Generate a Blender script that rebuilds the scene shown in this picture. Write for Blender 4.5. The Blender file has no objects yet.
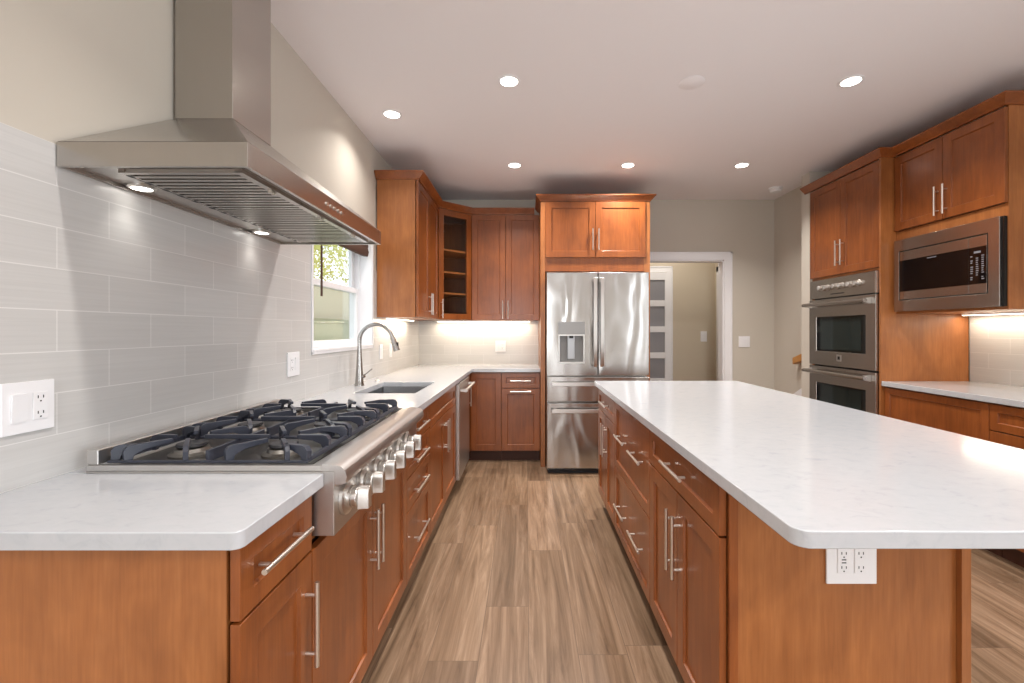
import bpy, bmesh, math, random
from mathutils import Vector, Matrix
random.seed(7)
C = bpy.context.scene.collection
S = bpy.context.scene
PI = math.pi

# ---------------------------------------------------------------- camera
F = 450.0; EYE = 1.285
cam = bpy.data.cameras.new('camera'); camo = bpy.data.objects.new('camera', cam); C.objects.link(camo)
camo.location = (0, 0, EYE); camo.rotation_euler = (PI/2, 0, 0)
cam.sensor_width = 36; cam.lens = F/1024*36
cam.shift_x = -14.5/1024; cam.shift_y = -11/1024
cam.clip_start = 0.02
S.camera = camo
# ---------------------------------------------------------------- view
S.view_settings.view_transform = 'Standard'; S.view_settings.look = 'None'
S.view_settings.gamma = 1; S.view_settings.use_curve_mapping = False
S.view_settings.exposure = -0.03
# ---------------------------------------------------------------- world (bright overcast daylight)
W = bpy.data.worlds.new('sky'); S.world = W; W.use_nodes = True
bg = W.node_tree.nodes['Background']; bg.inputs[0].default_value = (0.86, 0.93, 1.0, 1); bg.inputs[1].default_value = 2.2
# added fill lamps, as daylight through two invented openings behind the camera
def daylight(loc, rot, sx, sy, e):
    l = bpy.data.lights.new('added_daylight', 'AREA'); l.shape = 'RECTANGLE'; l.size = sx; l.size_y = sy
    l.energy = e; l.color = (0.90, 0.95, 1.0)
    o = bpy.data.objects.new('added_daylight', l); C.objects.link(o); o.location = loc; o.rotation_euler = rot
daylight((-0.4, -3.62, 1.25), (PI/2+math.radians(8), 0, 0), 1.15, 2.3, 52)
daylight((3.30, -1.4, 1.55), (0, PI/2+math.radians(8), 0), 1.4, 3.1, 75)
CEIL = 2.745
LAMP_W = 15.0

# ================================================================ materials
def new_mat(name):
    m = bpy.data.materials.new(name); m.use_nodes = True
    nt = m.node_tree; b = nt.nodes['Principled BSDF']
    return m, nt, b
def srgb(r, g, b):
    f = lambda c: (c/255/12.92) if c/255 <= 0.04045 else ((c/255+0.055)/1.055)**2.4
    return (f(r), f(g), f(b), 1)
def plain(name, col, rough=0.5, metal=0.0, emit=None, es=0, coat=0):
    m, nt, b = new_mat(name)
    b.inputs['Base Color'].default_value = col; b.inputs['Roughness'].default_value = rough
    b.inputs['Metallic'].default_value = metal
    if coat: b.inputs['Coat Weight'].default_value = coat; b.inputs['Coat Roughness'].default_value = 0.1
    if emit: b.inputs['Emission Color'].default_value = emit; b.inputs['Emission Strength'].default_value = es
    return m
def N(nt, t, **kw):
    n = nt.nodes.new(t)
    for k, v in kw.items(): setattr(n, k, v)
    return n
def coords(nt, scale=(1,1,1), loc=(0,0,0)):
    t = N(nt, 'ShaderNodeTexCoord'); mp = N(nt, 'ShaderNodeMapping')
    mp.inputs['Scale'].default_value = scale; mp.inputs['Location'].default_value = loc
    nt.links.new(t.outputs['Object'], mp.inputs['Vector']); return mp.outputs['Vector']
def noise(nt, vec, scale, detail=3, rough=0.5, dist=0.0):
    n = N(nt, 'ShaderNodeTexNoise'); n.inputs['Scale'].default_value = scale; n.inputs['Detail'].default_value = detail
    n.inputs['Roughness'].default_value = rough; n.inputs['Distortion'].default_value = dist
    nt.links.new(vec, n.inputs['Vector']); return n.outputs['Fac']
def ramp(nt, fac, stops):
    r = N(nt, 'ShaderNodeValToRGB'); els = r.color_ramp.elements
    while len(els) < len(stops): els.new(0.5)
    for e, (p, c) in zip(els, stops): e.position = p; e.color = c
    nt.links.new(fac, r.inputs['Fac']); return r.outputs['Color']
def mix(nt, a, b, fac, blend='MIX'):
    m = N(nt, 'ShaderNodeMix', data_type='RGBA', blend_type=blend)
    for s, v in ((m.inputs[6], a), (m.inputs[7], b)):
        if isinstance(v, tuple): s.default_value = v
        else: nt.links.new(v, s)
    if isinstance(fac, (int, float)): m.inputs[0].default_value = fac
    else: nt.links.new(fac, m.inputs[0])
    return m.outputs[2]
def bump(nt, b, h, strength=0.2, dist=0.01):
    n = N(nt, 'ShaderNodeBump'); n.inputs['Strength'].default_value = strength; n.inputs['Distance'].default_value = dist
    nt.links.new(h, n.inputs['Height']); nt.links.new(n.outputs['Normal'], b.inputs['Normal'])

def wood_mat(name, dark, mid, light, rough=0.33, along='z', blot=1.0):
    m, nt, b = new_mat(name)
    sc = (22, 22, 1.7) if along == 'z' else (1.7, 22, 22)
    v = coords(nt, sc); g = noise(nt, v, 1.6, 6, 0.62, 0.6)
    base = ramp(nt, g, [(0.25, dark), (0.5, mid), (0.78, light)])
    v2 = coords(nt, (1, 1, 0.6)); bl = noise(nt, v2, 4.5, 3, 0.55, 0.8)
    bc = ramp(nt, bl, [(0.3, (0.74, 0.70, 0.66, 1)), (0.68, (1.10, 1.10, 1.08, 1))])
    col = mix(nt, base, bc, blot, 'MULTIPLY')
    v3 = coords(nt, (160, 160, 9)); fl = noise(nt, v3, 1.0, 2, 0.5)
    fc = ramp(nt, fl, [(0.35, (0.9, 0.88, 0.86, 1)), (0.65, (1.04, 1.04, 1.04, 1))])
    col = mix(nt, col, fc, 0.8, 'MULTIPLY')
    nt.links.new(col, b.inputs['Base Color'])
    b.inputs['Roughness'].default_value = rough
    b.inputs['Coat Weight'].default_value = 0.25; b.inputs['Coat Roughness'].default_value = 0.18
    bump(nt, b, fl, 0.06, 0.002)
    return m
M = {}
M['wood'] = wood_mat('stained_maple', srgb(128, 68, 29), srgb(143, 79, 35), srgb(155, 89, 42))
M['veneer'] = wood_mat('stained_maple_veneer', srgb(154, 94, 48), srgb(165, 103, 55), srgb(175, 113, 64), rough=0.38)
M['wood_inside'] = wood_mat('cabinet_interior', srgb(90, 50, 26), srgb(112, 64, 34), srgb(128, 76, 44), rough=0.5)
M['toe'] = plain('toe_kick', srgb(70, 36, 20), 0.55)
M['gap'] = plain('shadow_gap', srgb(48, 26, 16), 0.7)  # dark colour painted for the shade in gaps between cabinet fronts
M['wall'] = None
def paint(name, col, rough=0.75):
    m, nt, b = new_mat(name)
    n = noise(nt, coords(nt), 90, 3, 0.6)
    b.inputs['Base Color'].default_value = col; b.inputs['Roughness'].default_value = rough
    bump(nt, b, n, 0.05, 0.001); return m
M['wall'] = paint('wall_paint_greige', srgb(200, 193, 181))
M['hall'] = paint('hall_paint', srgb(204, 193, 174))
M['ceil'] = paint('ceiling_paint', srgb(240, 236, 237))
M['white'] = paint('white_trim', srgb(236, 236, 238), 0.4)
M['frost'] = plain('frosted_grey_glass', srgb(140, 139, 143), 0.35)
M['plate'] = plain('white_plastic', srgb(238, 238, 240), 0.35)
M['slot'] = plain('dark_slot', srgb(40, 40, 42), 0.5)

def quartz():
    m, nt, b = new_mat('white_quartz')
    n1 = noise(nt, coords(nt, (1, 1.6, 1)), 22, 6, 0.62, 0.8)
    c = ramp(nt, n1, [(0.28, srgb(177, 180, 186)), (0.42, srgb(185, 188, 192)), (0.6, srgb(188, 190, 194)), (1.0, srgb(190, 192, 196))])
    n2 = noise(nt, coords(nt, (1, 2.2, 1)), 60, 3, 0.6, 0.5)
    c2 = ramp(nt, n2, [(0.32, (0.95, 0.955, 0.965, 1)), (0.40, (1, 1, 1, 1))])
    nt.links.new(mix(nt, c, c2, 0.6, 'MULTIPLY'), b.inputs['Base Color'])
    b.inputs['Roughness'].default_value = 0.12
    b.inputs['IOR'].default_value = 1.5
    return m
M['quartz'] = quartz()

def tile_mat(axis, sx, sz, bw=0.2875, rh=0.1058):
    m, nt, b = new_mat('backsplash_tile_'+axis)
    t = N(nt, 'ShaderNodeTexCoord'); sp = N(nt, 'ShaderNodeSeparateXYZ'); nt.links.new(t.outputs['Object'], sp.inputs[0])
    cb = N(nt, 'ShaderNodeCombineXYZ')
    a1 = N(nt, 'ShaderNodeMath', operation='ADD'); nt.links.new(sp.outputs['Y' if axis == 'y' else 'X'], a1.inputs[0]); a1.inputs[1].default_value = sx
    a2 = N(nt, 'ShaderNodeMath', operation='ADD'); nt.links.new(sp.outputs['Z'], a2.inputs[0]); a2.inputs[1].default_value = sz
    nt.links.new(a1.outputs[0], cb.inputs[0]); nt.links.new(a2.outputs[0], cb.inputs[1])
    br = N(nt, 'ShaderNodeTexBrick'); nt.links.new(cb.outputs[0], br.inputs['Vector'])
    br.offset = 0.5; br.offset_frequency = 2
    br.inputs['Scale'].default_value = 1.0; br.inputs['Brick Width'].default_value = bw; br.inputs['Row Height'].default_value = rh
    br.inputs['Mortar Size'].default_value = 0.0013; br.inputs['Mortar Smooth'].default_value = 0.1
    br.inputs['Color1'].default_value = srgb(200, 199, 197); br.inputs['Color2'].default_value = srgb(205, 204, 202)
    br.inputs['Mortar'].default_value = srgb(224, 223, 221)
    sv = coords(nt, (3, 3, 150)); st = noise(nt, sv, 1.0, 3, 0.6, 0.15)
    sc = ramp(nt, st, [(0.35, (0.955, 0.955, 0.955, 1)), (0.65, (1.02, 1.02, 1.02, 1))])
    nt.links.new(mix(nt, br.outputs['Color'], sc, 0.9, 'MULTIPLY'), b.inputs['Base Color'])
    b.inputs['Roughness'].default_value = 0.24
    bump(nt, b, st, 0.12, 0.002)
    return m
M['tile_y'] = tile_mat('y', -1.13*0+0.0, -0.914)
M['tile_x'] = tile_mat('x', 0.05, -0.914)

def floor_mat():
    m, nt, b = new_mat('wood_look_floor_tile')
    PW, PL = 0.196, 1.22
    t = N(nt, 'ShaderNodeTexCoord'); sp = N(nt, 'ShaderNodeSeparateXYZ'); nt.links.new(t.outputs['Object'], sp.inputs[0])
    def mt(op, a, bb=None, c=None):
        n = N(nt, 'ShaderNodeMath', operation=op)
        for i, v in enumerate((a, bb, c)):
            if v is None: continue
            if isinstance(v, (int, float)): n.inputs[i].default_value = v
            else: nt.links.new(v, n.inputs[i])
        return n.outputs[0]
    xs = mt('DIVIDE', mt('SUBTRACT', sp.outputs['X'], 0.009), PW)
    col = mt('FLOOR', xs); fx = mt('FRACT', xs)
    wn = N(nt, 'ShaderNodeTexWhiteNoise', noise_dimensions='1D'); nt.links.new(mt('ADD', col, 41.37), wn.inputs['W'])
    ys = mt('DIVIDE', mt('ADD', sp.outputs['Y'], mt('MULTIPLY', wn.outputs['Value'], PL*3)), PL)
    row = mt('FLOOR', ys); fy = mt('FRACT', ys)
    w2 = N(nt, 'ShaderNodeTexWhiteNoise', noise_dimensions='2D')
    cb = N(nt, 'ShaderNodeCombineXYZ'); nt.links.new(col, cb.inputs[0]); nt.links.new(row, cb.inputs[1]); nt.links.new(cb.outputs[0], w2.inputs['Vector'])
    # grout
    ex = mt('MULTIPLY', mt('MINIMUM', fx, mt('SUBTRACT', 1, fx)), PW); ey = mt('MULTIPLY', mt('MINIMUM', fy, mt('SUBTRACT', 1, fy)), PL)
    g = mt('LESS_THAN', mt('MINIMUM', ex, ey), 0.0011)
    # grain: offset every plank
    cg = N(nt, 'ShaderNodeCombineXYZ')
    nt.links.new(mt('ADD', mt('MULTIPLY', sp.outputs['X'], 20), mt('MULTIPLY', w2.outputs['Value'], 90)), cg.inputs[0])
    nt.links.new(mt('ADD', mt('MULTIPLY', sp.outputs['Y'], 1.1), mt('MULTIPLY', w2.outputs['Value'], 37)), cg.inputs[1])
    gr = noise(nt, cg.outputs[0], 0.8, 7, 0.66, 1.5)
    base = ramp(nt, gr, [(0.28, srgb(88, 68, 50)), (0.42, srgb(124, 100, 78)), (0.58, srgb(149, 124, 101)), (0.74, srgb(176, 152, 130))])
    cg2 = N(nt, 'ShaderNodeCombineXYZ')
    nt.links.new(mt('ADD', mt('MULTIPLY', sp.outputs['X'], 150), mt('MULTIPLY', w2.outputs['Value'], 90)), cg2.inputs[0])
    nt.links.new(mt('MULTIPLY', sp.outputs['Y'], 5), cg2.inputs[1])
    fine = noise(nt, cg2.outputs[0], 1.0, 4, 0.6, 0.6)
    fc = ramp(nt, fine, [(0.3, (0.86, 0.84, 0.82, 1)), (0.6, (1.04, 1.04, 1.04, 1))])
    c = mix(nt, base, fc, 0.75, 'MULTIPLY')
    vr = ramp(nt, w2.outputs['Value'], [(0.0, (0.74, 0.72, 0.70, 1)), (0.5, (0.98, 0.96, 0.92, 1)), (1.0, (1.18, 1.17, 1.17, 1))])
    c = mix(nt, c, vr, 1.0, 'MULTIPLY')
    c = mix(nt, c, srgb(104, 86, 70), g)
    nt.links.new(c, b.inputs['Base Color']); b.inputs['Roughness'].default_value = 0.38
    bump(nt, b, fine, 0.08, 0.002)
    return m
M['floor'] = floor_mat()

def steel(name, col, rough, axis, wave=0.0, brush=0.0):
    """brushed metal; brush lines run along axis"""
    m, nt, b = new_mat(name)
    b.inputs['Base Color'].default_value = col; b.inputs['Metallic'].default_value = 1.0
    sc = {'x': (2, 260, 260), 'y': (260, 2, 260), 'z': (260, 260, 2)}[axis]
    n = noise(nt, coords(nt, sc), 1.0, 2, 0.5)
    b.inputs['Roughness'].default_value = rough
    nt.links.new(ramp(nt, n, [(0.3, tuple(c*0.98 for c in col[:3])+(1,)), (0.7, tuple(min(1, c*1.01) for c in col[:3])+(1,))]), b.inputs['Base Color'])
    bn = N(nt, 'ShaderNodeBump'); bn.inputs['Strength'].default_value = brush; bn.inputs['Distance'].default_value = 0.001
    if brush: nt.links.new(n, bn.inputs['Height'])
    if wave:
        w = noise(nt, coords(nt, (3.4, 3.4, 0.9)), 1.6, 1, 0.4, 0.8)
        b2 = N(nt, 'ShaderNodeBump'); b2.inputs['Strength'].default_value = 1.0; b2.inputs['Distance'].default_value = wave
        nt.links.new(w, b2.inputs['Height']); nt.links.new(bn.outputs['Normal'], b2.inputs['Normal'])
        nt.links.new(b2.outputs['Normal'], b.inputs['Normal'])
    else: nt.links.new(bn.outputs['Normal'], b.inputs['Normal'])
    return m
SC = srgb(196, 192, 188)
M['steel_fridge'] = steel('fridge_stainless', srgb(184, 180, 176), 0.24, 'x', wave=0.014)
M['steel_hood'] = steel('hood_stainless', srgb(184, 179, 173), 0.26, 'z')
M['steel_y'] = steel('brushed_stainless', srgb(202, 199, 196), 0.36, 'y')
M['steel_dark'] = steel('warm_dark_stainless', srgb(180, 174, 168), 0.27, 'x')
M['steel_sink'] = steel('sink_stainless', srgb(170, 170, 172), 0.32, 'y')
M['nickel'] = plain('brushed_nickel', srgb(226, 220, 212), 0.34, 1.0)
M['chrome'] = plain('satin_metal', srgb(214, 211, 207), 0.32, 1.0)
M['iron'] = plain('cast_iron', srgb(52, 55, 66), 0.34)
M['burner'] = plain('burner_cap', srgb(38, 38, 42), 0.4)
M['burner_base'] = plain('burner_ring', srgb(150, 146, 140), 0.35, 1.0)
M['black'] = plain('black_gloss', srgb(10, 10, 12), 0.06)
M['blackm'] = plain('black_matte', srgb(22, 22, 24), 0.5)
M['ovenglass'] = plain('oven_glass', srgb(34, 42, 42), 0.05)
M['digit'] = plain('keypad_print', srgb(130, 130, 136), 0.5)
M['cyan'] = plain('dispenser_grey', srgb(150, 148, 146), 0.35, 0.6)
M['recess'] = plain('recess_grey', srgb(128, 126, 124), 0.4, 0.3)
M['pan'] = plain('burner_pan_metal', srgb(104, 102, 100), 0.36, 0.9)
M['brown'] = plain('brown_shade', srgb(82, 56, 44), 0.8)
M['oak'] = plain('handrail_oak', srgb(186, 128, 62), 0.4)
M['leaf'] = plain('leaves', srgb(150, 165, 90), 0.6)
M['leaf2'] = plain('leaves_yellow', srgb(205, 200, 120), 0.6)
M['bark'] = plain('bark', srgb(92, 76, 60), 0.8)
M['stone'] = paint('garden_wall_render', srgb(196, 186, 160), 0.85)
M['stone2'] = paint('garden_low_wall', srgb(150, 150, 120), 0.85)
M['ground'] = paint('garden_ground', srgb(150, 150, 110), 0.9)
M['lens'] = plain('lamp_lens', (1, 1, 1, 1), 0.4, emit=(1, 0.93, 0.84, 1), es=14)
M['led'] = plain('led_strip', (1, 1, 1, 1), 0.4, emit=(1, 0.86, 0.66, 1), es=9)
M['hoodlens'] = plain('hood_lamp_lens', (1, 1, 1, 1), 0.4, emit=(1, 0.95, 0.88, 1), es=9)
def glass_mat():
    m, nt, b = new_mat('window_glass')
    b.inputs['Base Color'].default_value = (0.97, 0.99, 0.98, 1); b.inputs['Roughness'].default_value = 0.0
    b.inputs['Transmission Weight'].default_value = 1.0; b.inputs['IOR'].default_value = 1.45
    return m
def thin_glass():
    m = bpy.data.materials.new('thin_glass'); m.use_nodes = True; nt = m.node_tree; nt.nodes.clear()
    o = N(nt, 'ShaderNodeOutputMaterial'); mx = N(nt, 'ShaderNodeMixShader'); t = N(nt, 'ShaderNodeBsdfTransparent'); g = N(nt, 'ShaderNodeBsdfGlossy')
    g.inputs['Roughness'].default_value = 0.02; fr = N(nt, 'ShaderNodeMapRange'); lw = N(nt, 'ShaderNodeLayerWeight'); lw.inputs['Blend'].default_value = 0.5; pw = N(nt, 'ShaderNodeMath', operation='POWER'); nt.links.new(lw.outputs['Facing'], pw.inputs[0]); pw.inputs[1].default_value = 4.0; nt.links.new(pw.outputs[0], fr.inputs['Value']); fr.inputs['To Min'].default_value = 0.03; fr.inputs['To Max'].default_value = 0.5
    t.inputs['Color'].default_value = (0.95, 0.96, 0.955, 1)
    nt.links.new(fr.outputs[0], mx.inputs[0]); nt.links.new(t.outputs[0], mx.inputs[1]); nt.links.new(g.outputs[0], mx.inputs[2])
    nt.links.new(mx.outputs[0], o.inputs[0]); return m
M['glass'] = thin_glass()

# ================================================================ mesh helpers
class MB:
    def __init__(s): s.b = bmesh.new()
    def box(s, x0, x1, y0, y1, z0, z1):
        x0, x1 = min(x0, x1), max(x0, x1); y0, y1 = min(y0, y1), max(y0, y1); z0, z1 = min(z0, z1), max(z0, z1)
        v = [s.b.verts.new(p) for p in ((x0,y0,z0),(x1,y0,z0),(x1,y1,z0),(x0,y1,z0),(x0,y0,z1),(x1,y0,z1),(x1,y1,z1),(x0,y1,z1))]
        for f in ((0,3,2,1),(4,5,6,7),(0,1,5,4),(1,2,6,5),(2,3,7,6),(3,0,4,7)): s.b.faces.new([v[i] for i in f])
        return s
    def hexa(s, bot, top):
        n = len(bot); a = [s.b.verts.new(p) for p in bot]; c = [s.b.verts.new(p) for p in top]
        s.b.faces.new(a[::-1]); s.b.faces.new(c)
        for i in range(n): s.b.faces.new((a[i], a[(i+1) % n], c[(i+1) % n], c[i]))
        return s
    def prism(s, poly, axis, lo, hi):
        def P(u, v, w): return {'z': (u, v, w), 'y': (u, w, v), 'x': (w, u, v)}[axis]
        return s.hexa([P(u, v, lo) for u, v in poly], [P(u, v, hi) for u, v in poly])
    def cyl(s, p0, p1, r0, r1=None, n=20):
        r1 = r0 if r1 is None else r1
        p0, p1 = Vector(p0), Vector(p1); d = (p1-p0).normalized()
        u = d.orthogonal().normalized(); w = d.cross(u)
        a = [p0+(u*math.cos(2*PI*i/n)+w*math.sin(2*PI*i/n))*r0 for i in range(n)]
        c = [p1+(u*math.cos(2*PI*i/n)+w*math.sin(2*PI*i/n))*r1 for i in range(n)]
        return s.hexa(a, c)
    def tube(s, pts, radii, n=16, closed_ends=True):
        pts = [Vector(p) for p in pts]
        if isinstance(radii, (int, float)): radii = [radii]*len(pts)
        rings = []; u = None
        for i, p in enumerate(pts):
            d = (pts[min(i+1, len(pts)-1)]-pts[max(i-1, 0)]).normalized()
            if u is None: u = d.orthogonal().normalized()
            u = (u-d*u.dot(d)).normalized(); w = d.cross(u)
            rings.append([s.b.verts.new(p+(u*math.cos(2*PI*k/n)+w*math.sin(2*PI*k/n))*radii[i]) for k in range(n)])
        for a, c in zip(rings, rings[1:]):
            for k in range(n): s.b.faces.new((a[k], a[(k+1) % n], c[(k+1) % n], c[k]))
        s.b.faces.new(rings[0][::-1]); s.b.faces.new(rings[-1])
        return s
    def lathe(s, prof, center=(0,0,0), axis='z', n=28):
        """prof: (r, h) pairs from first cap to last cap"""
        cx, cy, cz = center; rings = []
        for r, h in prof:
            ring = []
            for k in range(n):
                a = 2*PI*k/n; u, v = r*math.cos(a), r*math.sin(a)
                p = {'z': (cx+u, cy+v, cz+h), 'x': (cx+h, cy+u, cz+v), 'y': (cx+u, cy+h, cz+v)}[axis]
                ring.append(s.b.verts.new(p))
            rings.append(ring)
        for a, c in zip(rings, rings[1:]):
            for k in range(n): s.b.faces.new((a[k], a[(k+1) % n], c[(k+1) % n], c[k]))
        s.b.faces.new(rings[0][::-1]); s.b.faces.new(rings[-1])
        return s
    def quad(s, pts):
        s.b.faces.new([s.b.verts.new(p) for p in pts]); return s
    def build(s, name, mat, parent=None, bevel=0.0, seg=2, smooth=True):
        bmesh.ops.recalc_face_normals(s.b, faces=s.b.faces)
        me = bpy.data.meshes.new(name); s.b.to_mesh(me); s.b.free()
        me.materials.append(mat)
        if smooth:
            for p in me.polygons: p.use_smooth = True
            me.set_sharp_from_angle(angle=math.radians(32))
        o = bpy.data.objects.new(name, me); C.objects.link(o)
        if parent: o.parent = parent
        if bevel:
            bv = o.modifiers.new('bevel', 'BEVEL'); bv.width = bevel; bv.segments = seg; bv.limit_method = 'ANGLE'; bv.angle_limit = math.radians(40)
            bv.harden_normals = True
        return o

def thing(name, label, cat, loc=(0,0,0), rz=0, group=None):
    o = bpy.data.objects.new(name, None); C.objects.link(o)
    o.empty_display_size = 0.1
    o.location = loc; o.rotation_euler = (0, 0, rz); o['label'] = label; o['category'] = cat
    if group: o['group'] = group
    return o
def tag(o, label, cat, group=None, kind=None):
    o['label'] = label; o['category'] = cat
    if group: o['group'] = group
    if kind: o['kind'] = kind
    return o
def struct(o, label=None):
    o['kind'] = 'structure'
    if label: o['label'] = label
    return o
def copy_tree(o, parent=None):
    c = o.copy(); C.objects.link(c); c.parent = parent
    for ch in list(o.children): copy_tree(ch, c)
    return c

# ================================================================ room shell
b = MB(); b.box(-1.5, 3.5, -3.8, 6.3, -0.1, 0); struct(b.build('floor', M['floor']), 'wood-look plank tile floor')
b = MB(); b.box(-1.5, 3.5, -3.8, 6.3, CEIL, CEIL+0.1); struct(b.build('ceiling', M['ceil']), 'flat white ceiling')
WY0, WY1, WZ0, WZ1 = 2.523, 3.495, 1.165, 2.06
b = MB()
b.box(-1.38, -1.21, -3.7, WY0, 0, CEIL); b.box(-1.38, -1.21, WY1, 6.3, 0, CEIL)
b.box(-1.38, -1.21, WY0, WY1, 0, WZ0); b.box(-1.38, -1.21, WY0, WY1, WZ1, CEIL)
struct(b.build('wall_left', M['wall'], smooth=False), 'beige painted wall behind the range hood')
b = MB()
b.box(-1.21, 1.30, 5.03, 5.15, 0, CEIL); b.box(2.207, 2.90, 5.03, 5.15, 0, CEIL); b.box(1.30, 2.207, 5.03, 5.15, 2.074, CEIL)
struct(b.build('wall_back', M['wall'], smooth=False), 'greige wall with the hall opening')
b = MB(); b.box(3.255, 3.4, 0.2, 4.14, 0, CEIL); b.box(3.255, 3.4, -3.7, -3.0, 0, CEIL); b.box(3.255, 3.4, -3.0, 0.2, 0, 0.8); b.box(3.255, 3.4, -3.0, 0.2, 2.3, CEIL); struct(b.build('wall_right', M['wall'], smooth=False))  # unseen window opening added on this side to light the room
b = MB(); b.box(2.605, 3.255, 4.14, 4.262, 0, CEIL); struct(b.build('wall_stub', M['wall'], smooth=False), 'narrow wall end beside the oven cabinet')
b = MB(); b.box(2.77, 2.90, 4.262, 5.03, 0, CEIL); struct(b.build('wall_stair', M['wall'], smooth=False), 'side wall with the stair handrail')
# rear wall; its unseen patio door opening is added for the light
b = MB()
b.box(-1.21, -1.0, -3.7, -3.58, 0, CEIL); b.box(0.2, 3.255, -3.7, -3.58, 0, CEIL); b.box(-1.0, 0.2, -3.7, -3.58, 2.4, CEIL)
struct(b.build('wall_rear', M['wall'], smooth=False))
b = MB()
for x in (-1.0, 0.14): b.box(x, x+0.06, -3.69, -3.64, 0, 2.4)
b.box(-1.0, 0.2, -3.69, -3.64, 2.34, 2.4); b.box(-1.0, 0.2, -3.69, -3.64, 0, 0.08)
for y in (-3.0, -1.43, 0.14): b.box(3.33, 3.38, y, y+0.06, 0.8, 2.3)
b.box(3.33, 3.38, -3.0, 0.2, 0.8, 0.86); b.box(3.33, 3.38, -3.0, 0.2, 2.24, 2.3)
w = struct(b.build('added_window', M['white']), 'added white window frames, unseen behind the viewer')  # frames for the openings added behind the viewer to bring in light
# hall behind the opening
b = MB(); b.box(0.7, 2.66, 6.06, 6.18, 0, CEIL); struct(b.build('wall_hall', M['hall'], smooth=False), 'tan hall wall')
b = MB(); b.box(2.54, 2.66, 5.15, 6.06, 0, CEIL); struct(b.build('wall_hall_right', M['hall'], smooth=False))
b = MB(); b.box(0.7, 0.82, 5.15, 6.06, 0, CEIL); struct(b.build('wall_hall_left', M['hall'], smooth=False))
# casing of the hall opening (kitchen side, jamb lining)
def casing(mb, x0, x1, ztop, y, w, t=0.018):
    """flat casing with a small back band on a wall facing -y"""
    for (a, c) in ((x0-w, x0), (x1, x1+w)):
        mb.box(a, c, y-t*0.7, y, 0, ztop+w*0)
    mb.box(x0-w, x1+w, y-t*0.7, y, ztop, ztop+w)
    mb.box(x0-w, x0-w+0.018, y-t, y, 0, ztop+w); mb.box(x1+w-0.018, x1+w, y-t, y, 0, ztop+w); mb.box(x0-w, x1+w, y-t, y, ztop+w-0.018, ztop+w)
b = MB(); casing(b, 1.30, 2.207, 2.074, 5.03, 0.088)
b.box(1.30, 1.315, 5.03, 5.15, 0, 2.074); b.box(2.192, 2.207, 5.03, 5.15, 0, 2.074); b.box(1.30, 2.207, 5.03, 5.15, 2.059, 2.074)
struct(b.build('trim_1', M['white'], bevel=0.002), 'white casing around the hall opening')
b = MB(); casing(b, 1.13, 1.885, 2.07, 6.06, 0.08); struct(b.build('trim_2', M['white'], bevel=0.002), 'white door casing in the hall')
b = MB(); b.box(2.522, 2.54, 5.16, 5.24, 0, 2.13); b.box(2.522, 2.54, 5.90, 5.98, 0, 2.13); b.box(2.522, 2.54, 5.16, 5.98, 2.06, 2.13)
b.box(2.532, 2.54, 5.24, 5.90, 0, 2.06)
struct(b.build('trim_3', M['white'], bevel=0.002), 'white door casing on the hall side wall')
b = MB(); b.box(2.296, 2.77, 5.015, 5.03, 0, 0.13); struct(b.build('baseboard_back', M['white']))
b = MB(); b.box(1.97, 2.54, 6.045, 6.06, 0, 0.13); struct(b.build('baseboard_hall', M['white']))
# five-lite hall door
d = thing('door', 'x', 'x'); del d['label']; del d['category']; d.name = 'door_1'; d['kind'] = 'structure'; d['label'] = 'white hall door with stacked grey glass panes'
b = MB()
DX0, DX1 = 1.135, 1.88
b.box(DX0, DX0+0.09, 6.02, 6.055, 0.01, 2.062); b.box(DX1-0.028, DX1, 6.02, 6.055, 0.01, 2.062)
zs = [2.062-0.1, 1.527, 1.527-0.347, 1.527-0.694, 1.527-1.041, 0.01]
b.box(DX0+0.09, DX1-0.028, 6.02, 6.055, 1.962, 2.062)
for z in (1.609, 1.261, 0.912, 0.565): b.box(DX0+0.09, DX1-0.028, 6.02, 6.055, z, z+0.08)
b.box(DX0+0.09, DX1-0.028, 6.02, 6.055, 0.01, 0.22)
b.build('door_frame', M['white'], d, bevel=0.0015)
for (z0, z1) in ((1.689, 1.962), (1.341, 1.609), (0.992, 1.261), (0.645, 0.912), (0.22, 0.565)):
    MB().box(DX0+0.09, DX1-0.028, 6.034, 6.042, z0, z1).build('glass_pane', M['frost'], d)

# backsplashes
b = MB()
T = 1.76
ZU = 1.39
def ybox(y0, y1, z0, z1): b.box(-1.21, -1.20, y0, y1, z0, z1)
ybox(0.5, WY0, 0.9, T); ybox(WY0, WY1, 0.9, WZ0); ybox(WY1, 3.603, 0.9, T); ybox(3.603, 5.03, 0.9, ZU+0.02)
o = b.build('tile_backsplash', M['tile_y'], smooth=False); struct(o, 'pale grey tile behind the cooktop')
b = MB(); b.box(-1.20, 0.133, 5.02, 5.03, 0.9, ZU+0.02); struct(b.build('tile_backsplash', M['tile_x'], smooth=False), 'pale grey tile under the back upper cabinets')
b = MB(); b.box(3.245, 3.255, 0.8, 3.295, 0.9, 1.43); struct(b.build('tile_backsplash', M['tile_y'], smooth=False), 'pale tile under the microwave cabinet')

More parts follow.
